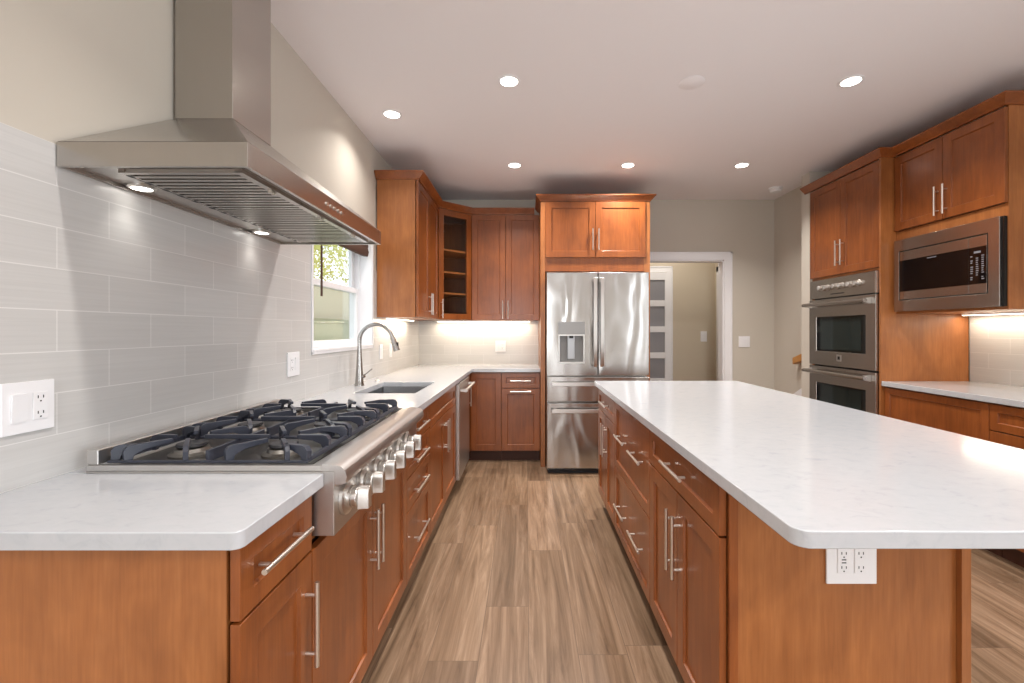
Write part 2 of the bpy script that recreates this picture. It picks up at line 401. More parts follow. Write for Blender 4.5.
# ---- sink window
w = thing('window', 'x', 'x'); del w['label']; del w['category']; w.name = 'window_1'; w['kind'] = 'structure'; w['label'] = 'white double-hung window over the sink'
b = MB()   # jamb lining + sill
b.box(-1.37, -1.198, WY0, WY0+0.012, WZ0, WZ1); b.box(-1.37, -1.198, WY1-0.012, WY1, WZ0, WZ1)
b.box(-1.37, -1.198, WY0, WY1, WZ1-0.012, WZ1); b.box(-1.37, -1.190, WY0, WY1, WZ0, WZ0+0.014)
for y in (WY0-0.016, WY1): b.box(-1.20, -1.193, y, y+0.016, WZ0-0.012, WZ1)
b.box(-1.20, -1.193, WY0-0.016, WY1+0.016, WZ0-0.016, WZ0)
b.build('jamb', M['white'], w, bevel=0.002)
def sash(name, x, z0, z1):
    y0, y1 = WY0+0.022, WY1-0.022
    b = MB(); t = 0.03
    b.box(x-t, x, y0, y0+0.045, z0, z1); b.box(x-t, x, y1-0.045, y1, z0, z1)
    b.box(x-t, x, y0+0.045, y1-0.045, z0, z0+0.042); b.box(x-t, x, y0+0.045, y1-0.045, z1-0.038, z1)
    s = b.build(name, M['white'], w, bevel=0.003)
    MB().box(x-0.018, x-0.013, y0+0.045, y1-0.045, z0+0.042, z1-0.038).build('pane', M['glass'], s)
sash('lower_sash', -1.295, WZ0+0.014, 1.605); sash('upper_sash', -1.328, 1.57, WZ1-0.014)
b = MB(); b.box(-1.36, -1.288, WY0+0.012, WY0+0.022, WZ0+0.014, WZ1-0.012); b.box(-1.36, -1.288, WY1-0.022, WY1-0.012, WZ0+0.014, WZ1-0.012)
b.build('window_frame', M['white'], w)
# brown roman shade and its wand
s = thing('roman_shade', 'dark brown folded shade at the top of the sink window', 'window shade', (-1.24, 3.01, 1.85))
b = MB()
for k in range(4):
    z0 = 0.0+k*0.045
    prof = [(-0.028+0.004*k, z0+0.02), (-0.02, z0), (0.02-0.004*k, z0-0.004), (0.028-0.004*k, z0+0.03), (0.02, z0+0.06), (-0.02, z0+0.06)]
    b.hexa([(u, -0.44, v) for u, v in prof], [(u, 0.455, v+0.006) for u, v in prof])
b.build('folded_cloth', M['brown'], s, bevel=0.004)
MB().box(-0.02, 0.02, -0.44, 0.455, 0.165, 0.19).build('headrail', M['brown'], s)
s2 = MB(); s2.cyl((0.02, -0.33, 0.16), (0.02, -0.33, -0.06), 0.002); s2.cyl((0.02, -0.33, -0.06), (0.02, -0.33, -0.36), 0.006, 0.0065)
s2.build('pull_wand', M['brown'], s)

# ---- outside
b = MB(); b.box(-14, -1.5, -4, 22, -0.4, -0.31); tag(b.build('garden_ground', M['ground']), 'ground outside the sink window', 'ground', kind='stuff')
b = MB(); b.box(-6.2, -5.9, 2, 22, -0.3, 2.55); b.box(-6.24, -5.86, 2, 22, 2.55, 2.62)
tag(b.build('garden_wall', M['stone']), 'tall pale garden wall seen through the sink window', 'wall')
b = MB(); b.box(-5.6, -5.4, 2, 22, -0.3, 1.50); b.box(-5.64, -5.36, 2, 22, 1.50, 1.60)
tag(b.build('garden_wall', M['stone2']), 'low garden wall in front of the taller pale one', 'wall')
def tree(x, y, h, r, mat, label):
    t = thing('tree', label, 'tree', (x, y, -0.299))
    MB().tube([(0, 0, 0), (0.05, 0.02, h*0.3), (-0.03, 0.05, h*0.6)], [0.14, 0.11, 0.05]).build('trunk', M['bark'], t)
    b = MB()
    cl = [(random.gauss(0, r*0.45), random.gauss(0, r*0.45), max(1.5, h*0.66+random.gauss(0, r*0.4)), r*random.uniform(0.3, 0.55)) for _ in range(26)]
    for _ in range(3600):
        cx, cy, cz, cr = random.choice(cl)
        d = Vector((random.gauss(0, 1), random.gauss(0, 1), random.gauss(0, 1))).normalized()*cr*random.uniform(0.6, 1)
        p = Vector((cx, cy, cz))+d; u = Vector((random.uniform(-1, 1), random.uniform(-1, 1), random.uniform(-1, 1))).normalized()
        v = u.orthogonal().normalized(); L = random.uniform(0.05, 0.1)
        b.quad([p-u*L, p+v*L*0.5, p+u*L, p-v*L*0.5])
    b.build('foliage', mat, t, smooth=False)['kind'] = 'stuff'
tree(-8.2, 12.2, 6.6, 1.5, M['leaf'], 'green leafy tree beyond the garden wall')
tree(-8.6, 17.6, 7.0, 1.8, M['leaf2'], 'yellowish tree beyond the garden wall')

# ================================================================ cabinet kit (local frame: x along the front, front face at y=0, body behind)
RAIL = 0.057
def front_mesh(x0, x1, z0, z1, rail=RAIL, t=0.02, rec=0.009, hole=False):
    mb = MB(); bm = mb.b; g = 0.0016
    x0 += g; x1 -= g; z0 += g; z1 -= g
    r = min(rail, (z1-z0)*0.3, (x1-x0)*0.3)
    def ring(x0, x1, z0, z1, y): return [bm.verts.new(p) for p in ((x0, y, z0), (x1, y, z0), (x1, y, z1), (x0, y, z1))]
    A = ring(x0, x1, z0, z1, t); B = ring(x0, x1, z0, z1, 0); Cc = ring(x0+r, x1-r, z0+r, z1-r, 0); D = ring(x0+r+0.003, x1-r-0.003, z0+r+0.003, z1-r-0.003, rec)
    def band(a, c):
        for i in range(4): bm.faces.new((a[i], a[(i+1) % 4], c[(i+1) % 4], c[i]))
    band(A, B); band(B, Cc); band(Cc, D)
    if hole:
        E = ring(x0+r+0.003, x1-r-0.003, z0+r+0.003, z1-r-0.003, t); band(D, E); band(E, A)
    else:
        bm.faces.new(D); bm.faces.new(A[::-1])
    return mb, (x0+r, x1-r, z0+r, z1-r)
def handle(parent, o, cx, cz, L, y=0.0, r=0.006, off=0.028, name='handle'):
    mb = MB(); e = L/2-0.032
    if o == 'h':
        mb.cyl((cx-L/2, y-off, cz), (cx+L/2, y-off, cz), r, n=14)
        for s in (-e, e): mb.cyl((cx+s, y, cz), (cx+s, y-off, cz), r*0.8, n=12)
    else:
        mb.cyl((cx, y-off, cz-L/2), (cx, y-off, cz+L/2), r, n=14)
        for s in (-e, e): mb.cyl((cx, y, cz+s), (cx, y-off, cz+s), r*0.8, n=12)
    return mb.build(name, M['nickel'], parent)
def carcass(root, Wd, D, z0, z1, y0=0.026, top=True, name='body', mat=None):
    mb = MB(); t = 0.018
    mb.box(0.0006, t, y0, D, z0, z1); mb.box(Wd-t, Wd-0.0006, y0, D, z0, z1)
    mb.box(t, Wd-t, y0, D, z0, z0+t); mb.box(t, Wd-t, D-0.008, D, z0+t, z1)
    if top: mb.box(t, Wd-t, y0, D-0.008, z1-t, z1)
    else: mb.box(t, Wd-t, y0, y0+t, z1-0.03, z1)
    return mb.build(name, mat or M['veneer'], root)
def fill_back(root, Wd, z0, z1, y0=0.026):
    return MB().box(0.018, Wd-0.018, y0+0.006, y0+0.016, z0+0.018, z1-0.018).build('gap_shade', M['gap'], root)  # dark sheet drawn as gap shade behind the fronts
def cab(name, label, cat, loc, rz, Wd, D, z0, z1, fronts, toe=True, group=None, top=True):
    root = thing(name, label, cat, loc, rz, group)
    carcass(root, Wd, D, z0, z1, top=top)
    fill_back(root, Wd, z0, z1)
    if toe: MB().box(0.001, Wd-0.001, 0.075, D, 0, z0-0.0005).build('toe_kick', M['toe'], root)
    for kind, x0, x1, a, c, hs in fronts:
        mb, _ = front_mesh(x0, x1, a, c, rail=RAIL if kind == 'door' else 0.045)
        d = mb.build(kind, M['wood'], root, bevel=0.0015)
        for h in hs: handle(d, *h)
    return root
R90 = PI/2
BZ0, BZ1 = 0.105, 0.8785
LX = -0.55; DEP = 0.638
G = 0.003
def L(y): return (LX, y, 0)
TD = 0.723   # split between top drawer and door
# --- left run
cab('base_cabinet', 'narrow drawer-over-door wooden base cabinet at the near end of the left counter', 'cabinet', L(0.863), R90, 0.292, DEP, BZ0, BZ1,
    [('drawer', 0, 0.292, TD, 0.872, [('h', 0.133, 0.803, 0.20)]), ('door', 0, 0.292, 0.112, TD-G, [('v', 0.258, 0.553, 0.21)])])
cab('base_cabinet', 'wooden two-door base cabinet under the gas rangetop', 'cabinet', L(1.156), R90, 0.912, DEP, BZ0, 0.742,
    [('door', 0, 0.456, 0.112, TD-G, [('v', 0.430, 0.55, 0.21)]), ('door', 0.456, 0.912, 0.112, TD-G, [('v', 0.482, 0.55, 0.21)])])
cab('base_cabinet', 'wooden four-drawer base cabinet between rangetop and sink', 'cabinet', L(2.069), R90, 0.495, DEP, BZ0, BZ1,
    [('drawer', 0, 0.495, 0.735, 0.872, [('h', 0.225, 0.803, 0.25)]), ('drawer', 0, 0.495, 0.595, 0.732, [('h', 0.225, 0.655, 0.25)]),
     ('drawer', 0, 0.495, 0.44, 0.592, [('h', 0.225, 0.508, 0.25)]), ('drawer', 0, 0.495, 0.112, 0.437, [('h', 0.225, 0.272, 0.25)])])
cab('base_cabinet', 'wooden sink base cabinet with false front above two doors', 'cabinet', L(2.565), R90, 0.935, DEP, BZ0, BZ1,
    [('drawer_front', 0, 0.935, TD, 0.872, []), ('door', 0, 0.4675, 0.112, TD-G, [('v', 0.438, 0.58, 0.21)]), ('door', 0.4675, 0.935, 0.112, TD-G, [('v', 0.497, 0.58, 0.21)])], top=False)
# dishwasher
d = thing('dishwasher', 'stainless steel dishwasher with bar handle beside the corner cabinet', 'dishwasher', L(3.505), R90)
MB().box(0.004, 0.596, 0.002, 0.58, 0.10, 0.872).build('body', M['steel_dark'], d)
MB().box(0.01, 0.59, 0.06, 0.5, 0, 0.099).build('toe_kick', M['blackm'], d)
dd = MB().box(0.002, 0.598, -0.028, 0.0, 0.115, 0.868).build('dishwasher_door', M['steel_y'], d, bevel=0.004)
mb = MB(); mb.cyl((0.03, -0.075, 0.812), (0.57, -0.075, 0.812), 0.0125)
for x in (0.055, 0.545): mb.box(x-0.014, x+0.014, -0.075, -0.028, 0.802, 0.822)
mb.build('handle', M['chrome'], dd, bevel=0.001)
# corner base (lazy-susan leaves)
c = thing('corner_base_cabinet', 'wooden corner base cabinet with folding two-leaf door beside the dishwasher', 'cabinet', (0, 0, 0))
mb = MB(); poly = [(-1.188, 4.107), (-0.5715, 4.107), (-0.5715, 4.412), (-0.246, 4.412), (-0.246, 5.012), (-1.188, 5.012)]
mb.prism(poly, 'z', BZ0, BZ1); mb.build('body', M['veneer'], c)
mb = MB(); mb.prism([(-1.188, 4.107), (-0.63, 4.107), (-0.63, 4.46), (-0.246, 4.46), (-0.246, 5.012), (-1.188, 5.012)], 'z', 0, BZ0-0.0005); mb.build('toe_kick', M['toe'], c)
mb, _ = front_mesh(-0.547, -0.246, 0.112, 0.872); bm = mb.b; bmesh.ops.translate(bm, verts=bm.verts, vec=(0, 4.39, 0)); d1 = mb.build('door', M['wood'], c, bevel=0.0015)
mb, _ = front_mesh(0, 0.283, 0.112, 0.872); bm = mb.b
bmesh.ops.rotate(bm, verts=bm.verts, cent=(0,0,0), matrix=Matrix.Rotation(R90, 3, 'Z')); bmesh.ops.translate(bm, verts=bm.verts, vec=(-0.55, 4.107, 0)); d2 = mb.build('door', M['wood'], c, bevel=0.0015)
mb = MB(); mb.cyl((-0.516, 4.19, 0.58), (-0.516, 4.19, 0.77), 0.006)
for z in (0.61, 0.74): mb.cyl((-0.55, 4.19, z), (-0.516, 4.19, z), 0.005)
mb.build('handle', M['nickel'], d2)
cab('base_cabinet', 'drawer-over-door wooden base cabinet left of the refrigerator', 'cabinet', (-0.245, 4.39, 0), 0, 0.376, 0.622, BZ0, BZ1,
    [('drawer', 0, 0.376, TD, 0.872, [('h', 0.188, 0.795, 0.20)]), ('door', 0, 0.376, 0.112, TD-G, [('h', 0.188, 0.692, 0.20)])])

# --- island (fronts face -x)
def I(y): return (0.525, y, 0)
IG = None
cab('island_cabinet', 'island cabinet nearest the viewer with wide drawer over two doors', 'cabinet', I(1.916), -R90, 0.692, 0.645, BZ0, BZ1,
    [('drawer', 0, 0.692, TD, 0.872, [('h', 0.346, 0.797, 0.22)]), ('door', 0, 0.346, 0.112, TD-G, [('v', 0.314, 0.542, 0.215)]), ('door', 0.346, 0.692, 0.112, TD-G, [('v', 0.378, 0.542, 0.215)])])
cab('island_cabinet', 'middle island cabinet with two deep drawers and paired bar handles', 'cabinet', I(2.676), -R90, 0.759, 0.645, BZ0, BZ1,
    [('drawer', 0, 0.759, 0.480, 0.872, [('h', 0.225, 0.69, 0.22), ('h', 0.565, 0.69, 0.22)]), ('drawer', 0, 0.759, 0.112, 0.477, [('h', 0.225, 0.295, 0.22), ('h', 0.565, 0.295, 0.22)])])
cab('island_cabinet', 'far island cabinet beside the refrigerator with drawer over two doors', 'cabinet', I(3.287), -R90, 0.610, 0.645, BZ0, BZ1,
    [('drawer', 0, 0.610, TD, 0.872, [('h', 0.305, 0.797, 0.22)]), ('door', 0, 0.305, 0.112, TD-G, [('v', 0.275, 0.56, 0.21)]), ('door', 0.305, 0.610, 0.112, TD-G, [('v', 0.335, 0.56, 0.21)])])
p = thing('island_end_panel', 'broad stained wood end panel under the island overhang', 'panel', (0.546, 1.2225, 0))
MB().box(0.0245, 0.617, -0.004, 0, 0, 0.8785).build('panel', M['veneer'], p)
MB().box(0.0, 0.024, -0.012, 0, 0, 0.8785).build('stile', M['wood'], p, bevel=0.001)
MB().box(0.6175, 0.643, -0.02, 0, 0, 0.8785).build('stile', M['veneer'], p, bevel=0.001)
o = MB().box(1.1715, 1.1885, 1.224, 3.287, 0, 0.8785).build('island_back_panel', M['veneer']); tag(o, 'long stained wood panel on the seating side of the island', 'panel')

# --- countertops
def rounded(x0, x1, y0, y1, rs, n=6):
    """rs: radii for corners (x0y0, x1y0, x1y1, x0y1)"""
    out = []
    for (cx, cy, r, a0) in ((x0, y0, rs[0], PI), (x1, y0, rs[1], 1.5*PI), (x1, y1, rs[2], 0), (x0, y1, rs[3], 0.5*PI)):
        if r == 0: out.append((cx, cy)); continue
        ox = cx+r if cx == x0 else cx-r; oy = cy+r if cy == y0 else cy-r
        for k in range(n+1):
            a = a0+0.5*PI*k/n; out.append((ox+r*math.cos(a), oy+r*math.sin(a)))
    return out
ZC0, ZC = 0.880, 0.914
mb = MB(); mb.prism(rounded(-1.198, -0.526, 0.826, 1.168, (0, 0.02, 0, 0)), 'z', ZC0, ZC)
tag(mb.build('countertop', M['quartz'], bevel=0.0025), 'short white quartz countertop on the near side of the rangetop', 'countertop')
mb = MB(); bm = mb.b
xs = [-1.198, -1.147, -1.03, -0.66, -0.526, 0.1325]; ys = [1.1695, 2.049, 2.66, 3.24, 4.367, 5.018]
def filled(i, j):
    if not (0 <= i < 5 and 0 <= j < 5): return False
    if j == 0: return i == 0
    if i == 2 and j == 2: return False
    if i == 4 and j < 4: return False
    return True
vt = {}
def V(i, j, z):
    if (i, j, z) not in vt: vt[(i, j, z)] = bm.verts.new((xs[i], ys[j], z))
    return vt[(i, j, z)]
for i in range(5):
    for j in range(5):
        if not filled(i, j): continue
        bm.faces.new((V(i, j, ZC), V(i+1, j, ZC), V(i+1, j+1, ZC), V(i, j+1, ZC)))
        bm.faces.new((V(i, j, ZC0), V(i, j+1, ZC0), V(i+1, j+1, ZC0), V(i+1, j, ZC0)))
        for (di, dj, a, c) in ((-1, 0, (i, j+1), (i, j)), (1, 0, (i+1, j), (i+1, j+1)), (0, -1, (i, j), (i+1, j)), (0, 1, (i+1, j+1), (i, j+1))):
            if not filled(i+di, j+dj):
                bm.faces.new((V(*a, ZC0), V(*c, ZC0), V(*c, ZC), V(*a, ZC)))
tag(mb.build('countertop', M['quartz'], bevel=0.0025), 'L-shaped white quartz countertop around the sink and back corner', 'countertop')
mb = MB(); mb.prism(rounded(0.50, 1.553, 0.832, 3.32, (0.03, 0.03, 0.01, 0.01)), 'z', ZC0, ZC)
tag(mb.build('countertop', M['quartz'], bevel=0.003), 'large white quartz countertop on the island', 'countertop')
mb = MB(); mb.prism(rounded(2.60, 3.243, 1.0, 3.297, (0.01, 0, 0, 0)), 'z', ZC0, ZC)
tag(mb.build('countertop', M['quartz'], bevel=0.0025), 'white quartz countertop along the right wall beside the ovens', 'countertop')

# --- sink
s = thing('sink', 'undermount stainless steel sink below the window', 'sink', (-0.845, 2.95, 0.68))
mb = MB(); bm = mb.b
def rr(z, gx): return [bm.verts.new((x-(-0.845), y-2.95, z)) for x, y in rounded(-1.03-gx, -0.66+gx, 2.66-gx, 3.24+gx, (0.02,)*4, 4)]
A = rr(0.1985, 0.006); B = rr(0.02, 0.002); Bf = rr(0.008, -0.014); O = rr(0.1985, 0.012); O2 = rr(0.0, 0.006)
def bandn(a, c):
    n = len(a)
    for i in range(n): bm.faces.new((a[i], a[(i+1) % n], c[(i+1) % n], c[i]))
bandn(A, B); bandn(B, Bf); bm.faces.new(Bf); bandn(A, O); bandn(O, O2); bm.faces.new(O2)
mb.build('basin', M['steel_sink'], s)
MB().lathe([(0.045, 0), (0.045, 0.003), (0.036, 0.004), (0.034, 0.001), (0.0, 0.001)][:4], (-0.02, 0.05, 0.0085)).build('drain', M['chrome'], s)
# faucet
fx, fy = -1.125, 3.03
M['faucet'] = plain('faucet_metal', srgb(168, 164, 160), 0.26, 1.0)
f = thing('faucet', 'tall gooseneck pull-down faucet in brushed nickel behind the sink', 'faucet', (fx, fy, ZC))
mb = MB(); mb.lathe([(0.032, 0.0), (0.032, 0.004), (0.0285, 0.012), (0.0255, 0.05), (0.0215, 0.11), (0.0175, 0.18)], (0, 0, 0.0)); mb.build('base', M['faucet'], f)
pts = [(0, 0, 0.175), (0, 0, 0.235), (0, 0, 0.30)]
R = 0.112
for k in range(1, 15):
    a = PI-PI*k/14*0.93; pts.append((R+R*math.cos(a), 0, 0.30+R*math.sin(a)))
MB().tube(pts, [0.0175, 0.0145]+[0.013]*(len(pts)-2)).build('spout', M['faucet'], f)
p2 = Vector(pts[-1]); dr = (Vector(pts[-1])-Vector(pts[-2])).normalized()
MB().tube([p2, p2+dr*0.01, p2+dr*0.05, p2+dr*0.095], [0.0135, 0.0165, 0.0185, 0.0215]).build('spray_head', M['faucet'], f)
q = p2+dr*0.055; MB().box(q.x+0.012, q.x+0.024, -0.008, 0.008, q.z-0.022, q.z+0.02).build('spray_button', M['blackm'], f, bevel=0.003)
mb = MB(); mb.cyl((0.018, -0.004, 0.062), (0.038, -0.008, 0.066), 0.012); mb.cyl((0.03, -0.008, 0.066), (0.088, -0.012, 0.112), 0.0042); mb.build('lever', M['faucet'], f)
o = MB().lathe([(0.019, 0), (0.019, 0.004), (0.014, 0.006), (0.013, 0.009), (0.004, 0.010)], (-1.10, 3.31, ZC)).build('sink_button', M['chrome']); tag(o, 'small round metal button on the counter beside the faucet', 'button')

# --- right run bases
def Rr(y): return (2.62, y, 0)
cab('base_cabinet', 'deep-drawer wooden base cabinet directly beside the oven tower', 'cabinet', Rr(3.295), -R90, 0.745, 0.62, BZ0, BZ1,
    [('drawer', 0, 0.745, 0.480, 0.872, [('h', 0.20, 0.60, 0.17), ('h', 0.545, 0.60, 0.17)]), ('drawer', 0, 0.745, 0.112, 0.477, [('h', 0.20, 0.30, 0.17), ('h', 0.545, 0.30, 0.17)])])
cab('base_cabinet', 'drawer-over-doors wooden base cabinet on the right wall, partly out of frame', 'cabinet', Rr(2.549), -R90, 0.76, 0.62, BZ0, BZ1,
    [('drawer', 0, 0.76, TD, 0.872, [('h', 0.38, 0.797, 0.2)]), ('door', 0, 0.38, 0.112, TD-G, [('v', 0.35, 0.56, 0.21)]), ('door', 0.38, 0.76, 0.112, TD-G, [('v', 0.41, 0.56, 0.21)])])
cab('base_cabinet', 'two-door wooden base cabinet at the near end of the right wall', 'cabinet', Rr(1.788), -R90, 0.76, 0.62, BZ0, BZ1,
    [('drawer', 0, 0.76, TD, 0.872, [('h', 0.38, 0.797, 0.2)]), ('door', 0, 0.38, 0.112, TD-G, [('v', 0.35, 0.56, 0.21)]), ('door', 0.38, 0.76, 0.112, TD-G, [('v', 0.41, 0.56, 0.21)])])

# --- upper cabinets
UZ0, UZ1 = 1.392, 2.492
cab('wall_cabinet', 'tall two-door wooden wall cabinet on the window wall beside the range hood', 'cabinet', (-0.865, 3.605, 0), R90, 0.813, 0.333, UZ0, UZ1,
    [('door', 0, 0.4065, UZ0+0.002, UZ1-0.002, [('v', 0.376, 1.52, 0.19)]), ('door', 0.4065, 0.813, UZ0+0.002, UZ1-0.002, [('v', 0.437, 1.52, 0.19)])], toe=False)
cab('wall_cabinet', 'two-door wooden wall cabinet on the back wall left of the refrigerator', 'cabinet', (-0.570, 4.69, 0), 0, 0.702, 0.327, UZ0, UZ1,
    [('door', 0, 0.351, UZ0+0.002, UZ1-0.002, [('v', 0.324, 1.50, 0.19)]), ('door', 0.351, 0.702, UZ0+0.002, UZ1-0.002, [('v', 0.379, 1.50, 0.19)])], toe=False)
# diagonal glass cabinet
A0 = Vector((-0.8625, 4.4215)); B0 = Vector((-0.572, 4.691)); wd = (B0-A0).length; ang = math.atan2((B0-A0).y, (B0-A0).x)
c = thing('glass_corner_cabinet', 'diagonal corner wall cabinet with glass door and empty shelves', 'cabinet', (A0.x, A0.y, 0), ang)
inv = Matrix.Rotation(-ang, 2)
def loc2(x, y): v = inv @ (Vector((x, y))-A0); return (v.x, v.y)
nrm = Vector((math.sin(ang), -math.cos(ang)))
Ap = A0-nrm*0.0215; Bp = B0-nrm*0.0215
penta = [(-1.197, 4.4215+0.004), (Ap.x, 4.4215+0.004+0.01), (Ap.x, Ap.y), (Bp.x, Bp.y), (-0.5725, Bp.y+0.008), (-0.5725, 5.017), (-1.197, 5.017)]
penta = [(-1.197, 4.4255), (Ap.x+0.0, 4.4255), (Bp.x, Bp.y), (-0.5725, 4.715), (-0.5725, 5.017), (-1.197, 5.017)]
def plate(mb, z0, z1, sh=0.0):
    P = [loc2(x, y) for x, y in penta]
    if sh:
        cx = sum(p[0] for p in P)/6; cy = sum(p[1] for p in P)/6
        P = [(cx+(p[0]-cx)*(1-sh), cy+(p[1]-cy)*(1-sh)) for p in P]
    mb.prism(P, 'z', z0, z1)
mb = MB(); plate(mb, UZ0, UZ0+0.018); plate(mb, UZ1-0.018, UZ1)
def wallstrip(mb, p, q, t=0.014):
    p, q = Vector(p), Vector(q); d = (q-p).normalized(); n = Vector((-d.y, d.x))
    P = [loc2(*v) for v in (p, q, q+n*t, p+n*t)]; mb.prism(P, 'z', UZ0+0.018, UZ1-0.018)
wallstrip(mb, penta[0], penta[1]); wallstrip(mb, (-0.5725, 4.715), (-0.5725, 5.017)); wallstrip(mb, (-0.587, 5.017), (-1.197, 5.017)); wallstrip(mb, (-1.197, 5.003), (-1.197, 4.44))
mb.build('body', M['wood_inside'], c)
for z in (1.650, 1.862, 2.085):
    mb = MB(); plate(mb, z, z+0.018, 0.055); mb.build('shelf', M['veneer'], c)
mb, (gx0, gx1, gz0, gz1) = front_mesh(0, wd, UZ0+0.002, UZ1-0.002, hole=True)
gd = mb.build('glass_door', M['wood'], c, bevel=0.0015)
MB().box(gx0-0.004, gx1+0.004, 0.0125, 0.0165, gz0-0.004, gz1+0.004).build('pane', M['glass'], gd)
handle(gd, 'v', 0.03, 1.50, 0.19)
# small scribe moulding under the corner
# refrigerator surround
FY = 4.215
c = thing('refrigerator_cabinet', 'tall wooden surround with two-door cabinet above the refrigerator', 'cabinet', (0, 0, 0))
mb = MB(); mb.box(0.134, 0.176, 4.236, 5.026, 0, 2.50); mb.build('side_panel', M['veneer'], c, bevel=0.001)
mb = MB(); mb.box(1.105, 1.163, 4.236, 5.026, 0, 2.50); mb.build('side_panel', M['veneer'], c, bevel=0.001)
mb = MB(); mb.box(0.1765, 1.1045, 4.238, 5.02, 1.842, 2.50); mb.build('body', M['wood'], c)
for (x0, x1, hx) in ((0.176, 0.6465, 0.619), (0.6465, 1.117, 0.674)):
    mb, _ = front_mesh(x0, x1, 1.971, 2.493); bmesh.ops.translate(mb.b, verts=mb.b.verts, vec=(0, FY, 0)); dd = mb.build('door', M['wood'], c, bevel=0.0015)
    handle(dd, 'v', hx, 2.135, 0.20, y=FY)

# crown mouldings
def crown(name, label, path, z0, z1, out=0.05, side=1):
    """path: list of (x,y) along the cabinet faces; moulding projects to the right of travel (side=1)"""
    P = [Vector(p) for p in path]; n = len(P); mit = []
    for i in range(n):
        ds = []
        if i > 0: ds.append((P[i]-P[i-1]).normalized())
        if i < n-1: ds.append((P[i+1]-P[i]).normalized())
        ns = [Vector((d.y, -d.x))*side for d in ds]
        m = ns[0] if len(ns) == 1 else (ns[0]+ns[1])/(1+ns[0].dot(ns[1]))
        mit.append(m)
    h = z1-z0
    prof = [(-0.012, z0), (0.006, z0), (0.010, z0+h*0.18), (0.020, z0+h*0.30), (out*0.86, z0+h*0.74), (out, z0+h*0.82), (out, z1), (-0.012, z1)]
    mb = MB(); rings = [[mb.b.verts.new((p.x+m.x*o, p.y+m.y*o, z)) for o, z in prof] for p, m in zip(P, mit)]
    k = len(prof)
    for a, c in zip(rings, rings[1:]):
        for i in range(k): mb.b.faces.new((a[i], a[(i+1) % k], c[(i+1) % k], c[i]))
    mb.b.faces.new(rings[0]); mb.b.faces.new(rings[-1][::-1])
    return tag(mb.build(name, M['wood']), label, 'crown moulding')
crown('crown_moulding', 'wooden crown moulding on top of the left and corner wall cabinets', [(-1.205, 3.605), (-0.865, 3.605), (-0.865, 4.42), (-0.572, 4.69), (0.082, 4.69)], 2.4925, 2.553, side=1)
crown('crown_moulding', 'wooden crown moulding above the refrigerator', [(0.134, 4.69), (0.134, 4.232), (1.163, 4.232), (1.163, 5.028)], 2.5005, 2.556, out=0.046, side=1)
# --- right tall cabinets (face -x)
OX = 2.60
c = thing('oven_cabinet', 'tall wooden oven tower with two upper doors on the right wall', 'cabinet', (OX, 4.127, 0), -R90)
mb = MB(); Wd = 0.826; D = 0.643
mb.box(0.0, 0.018, 0.0215, D, 0.0, 2.553); mb.box(Wd-0.018, Wd, 0.0, D, 0.0, 2.553)
mb.box(0.018, Wd-0.018, 0.0215, D, 1.735, 1.753); mb.box(0.018, Wd-0.018, 0.0215, D, 2.535, 2.553); mb.box(0.018, Wd-0.018, D-0.01, D, 0, 1.735)
mb.box(0.018, Wd-0.018, 0.0215, D-0.01, 0.36, 0.378); mb.build('body', M['veneer'], c)
MB().box(0.018, Wd-0.018, 0.028, 0.04, 1.755, 2.53).build('gap_shade', M['gap'], c)
for (x0, x1, hx) in ((0.0, 0.403, 0.373), (0.403, 0.806, 0.433)):
    mb, _ = front_mesh(x0, x1, 1.753, 2.545); dd = mb.build('door', M['wood'], c, bevel=0.0015); handle(dd, 'v', hx, 1.93, 0.21)
mb, _ = front_mesh(0.0, 0.806, 0.112, 0.358); dd = mb.build('drawer', M['wood'], c, bevel=0.0015); handle(dd, 'h', 0.4, 0.25, 0.2)
MW = 2.69
c = thing('microwave_cabinet', 'wooden two-door wall cabinet above the built-in microwave', 'cabinet', (MW, 3.2985, 0), -R90)
mb = MB(); Wd = 0.768; D = 0.553
mb.box(0.0, 0.018, 0.0215, D, 1.405, 2.553); mb.box(Wd-0.018, Wd, 0.0215, D, 1.405, 2.553)
mb.box(0.018, Wd-0.018, 0.0215, D, 1.405, 1.420); mb.box(0.018, Wd-0.018, 0.0215, D, 1.935, 2.004); mb.box(0.018, Wd-0.018, 0.0215, D, 2.53, 2.553)
mb.box(0.018, Wd-0.018, D-0.01, D, 1.42, 2.53); mb.build('body', M['veneer'], c)
MB().box(0.018, Wd-0.018, 0.028, 0.04, 2.005, 2.53).build('gap_shade', M['gap'], c)
for (x0, x1, hx) in ((0.006, 0.387, 0.357), (0.387, Wd, 0.417)):
    mb, _ = front_mesh(x0, x1, 2.006, 2.545); dd = mb.build('door', M['wood'], c, bevel=0.0015); handle(dd, 'v', hx, 2.13, 0.19)
crown('crown_moulding', 'wooden crown moulding above the oven tower and microwave cabinet', [(2.60, 4.20), (2.60, 3.30), (2.69, 3.30), (2.69, 2.53), (3.25, 2.53)], 2.5535, 2.609, side=1)

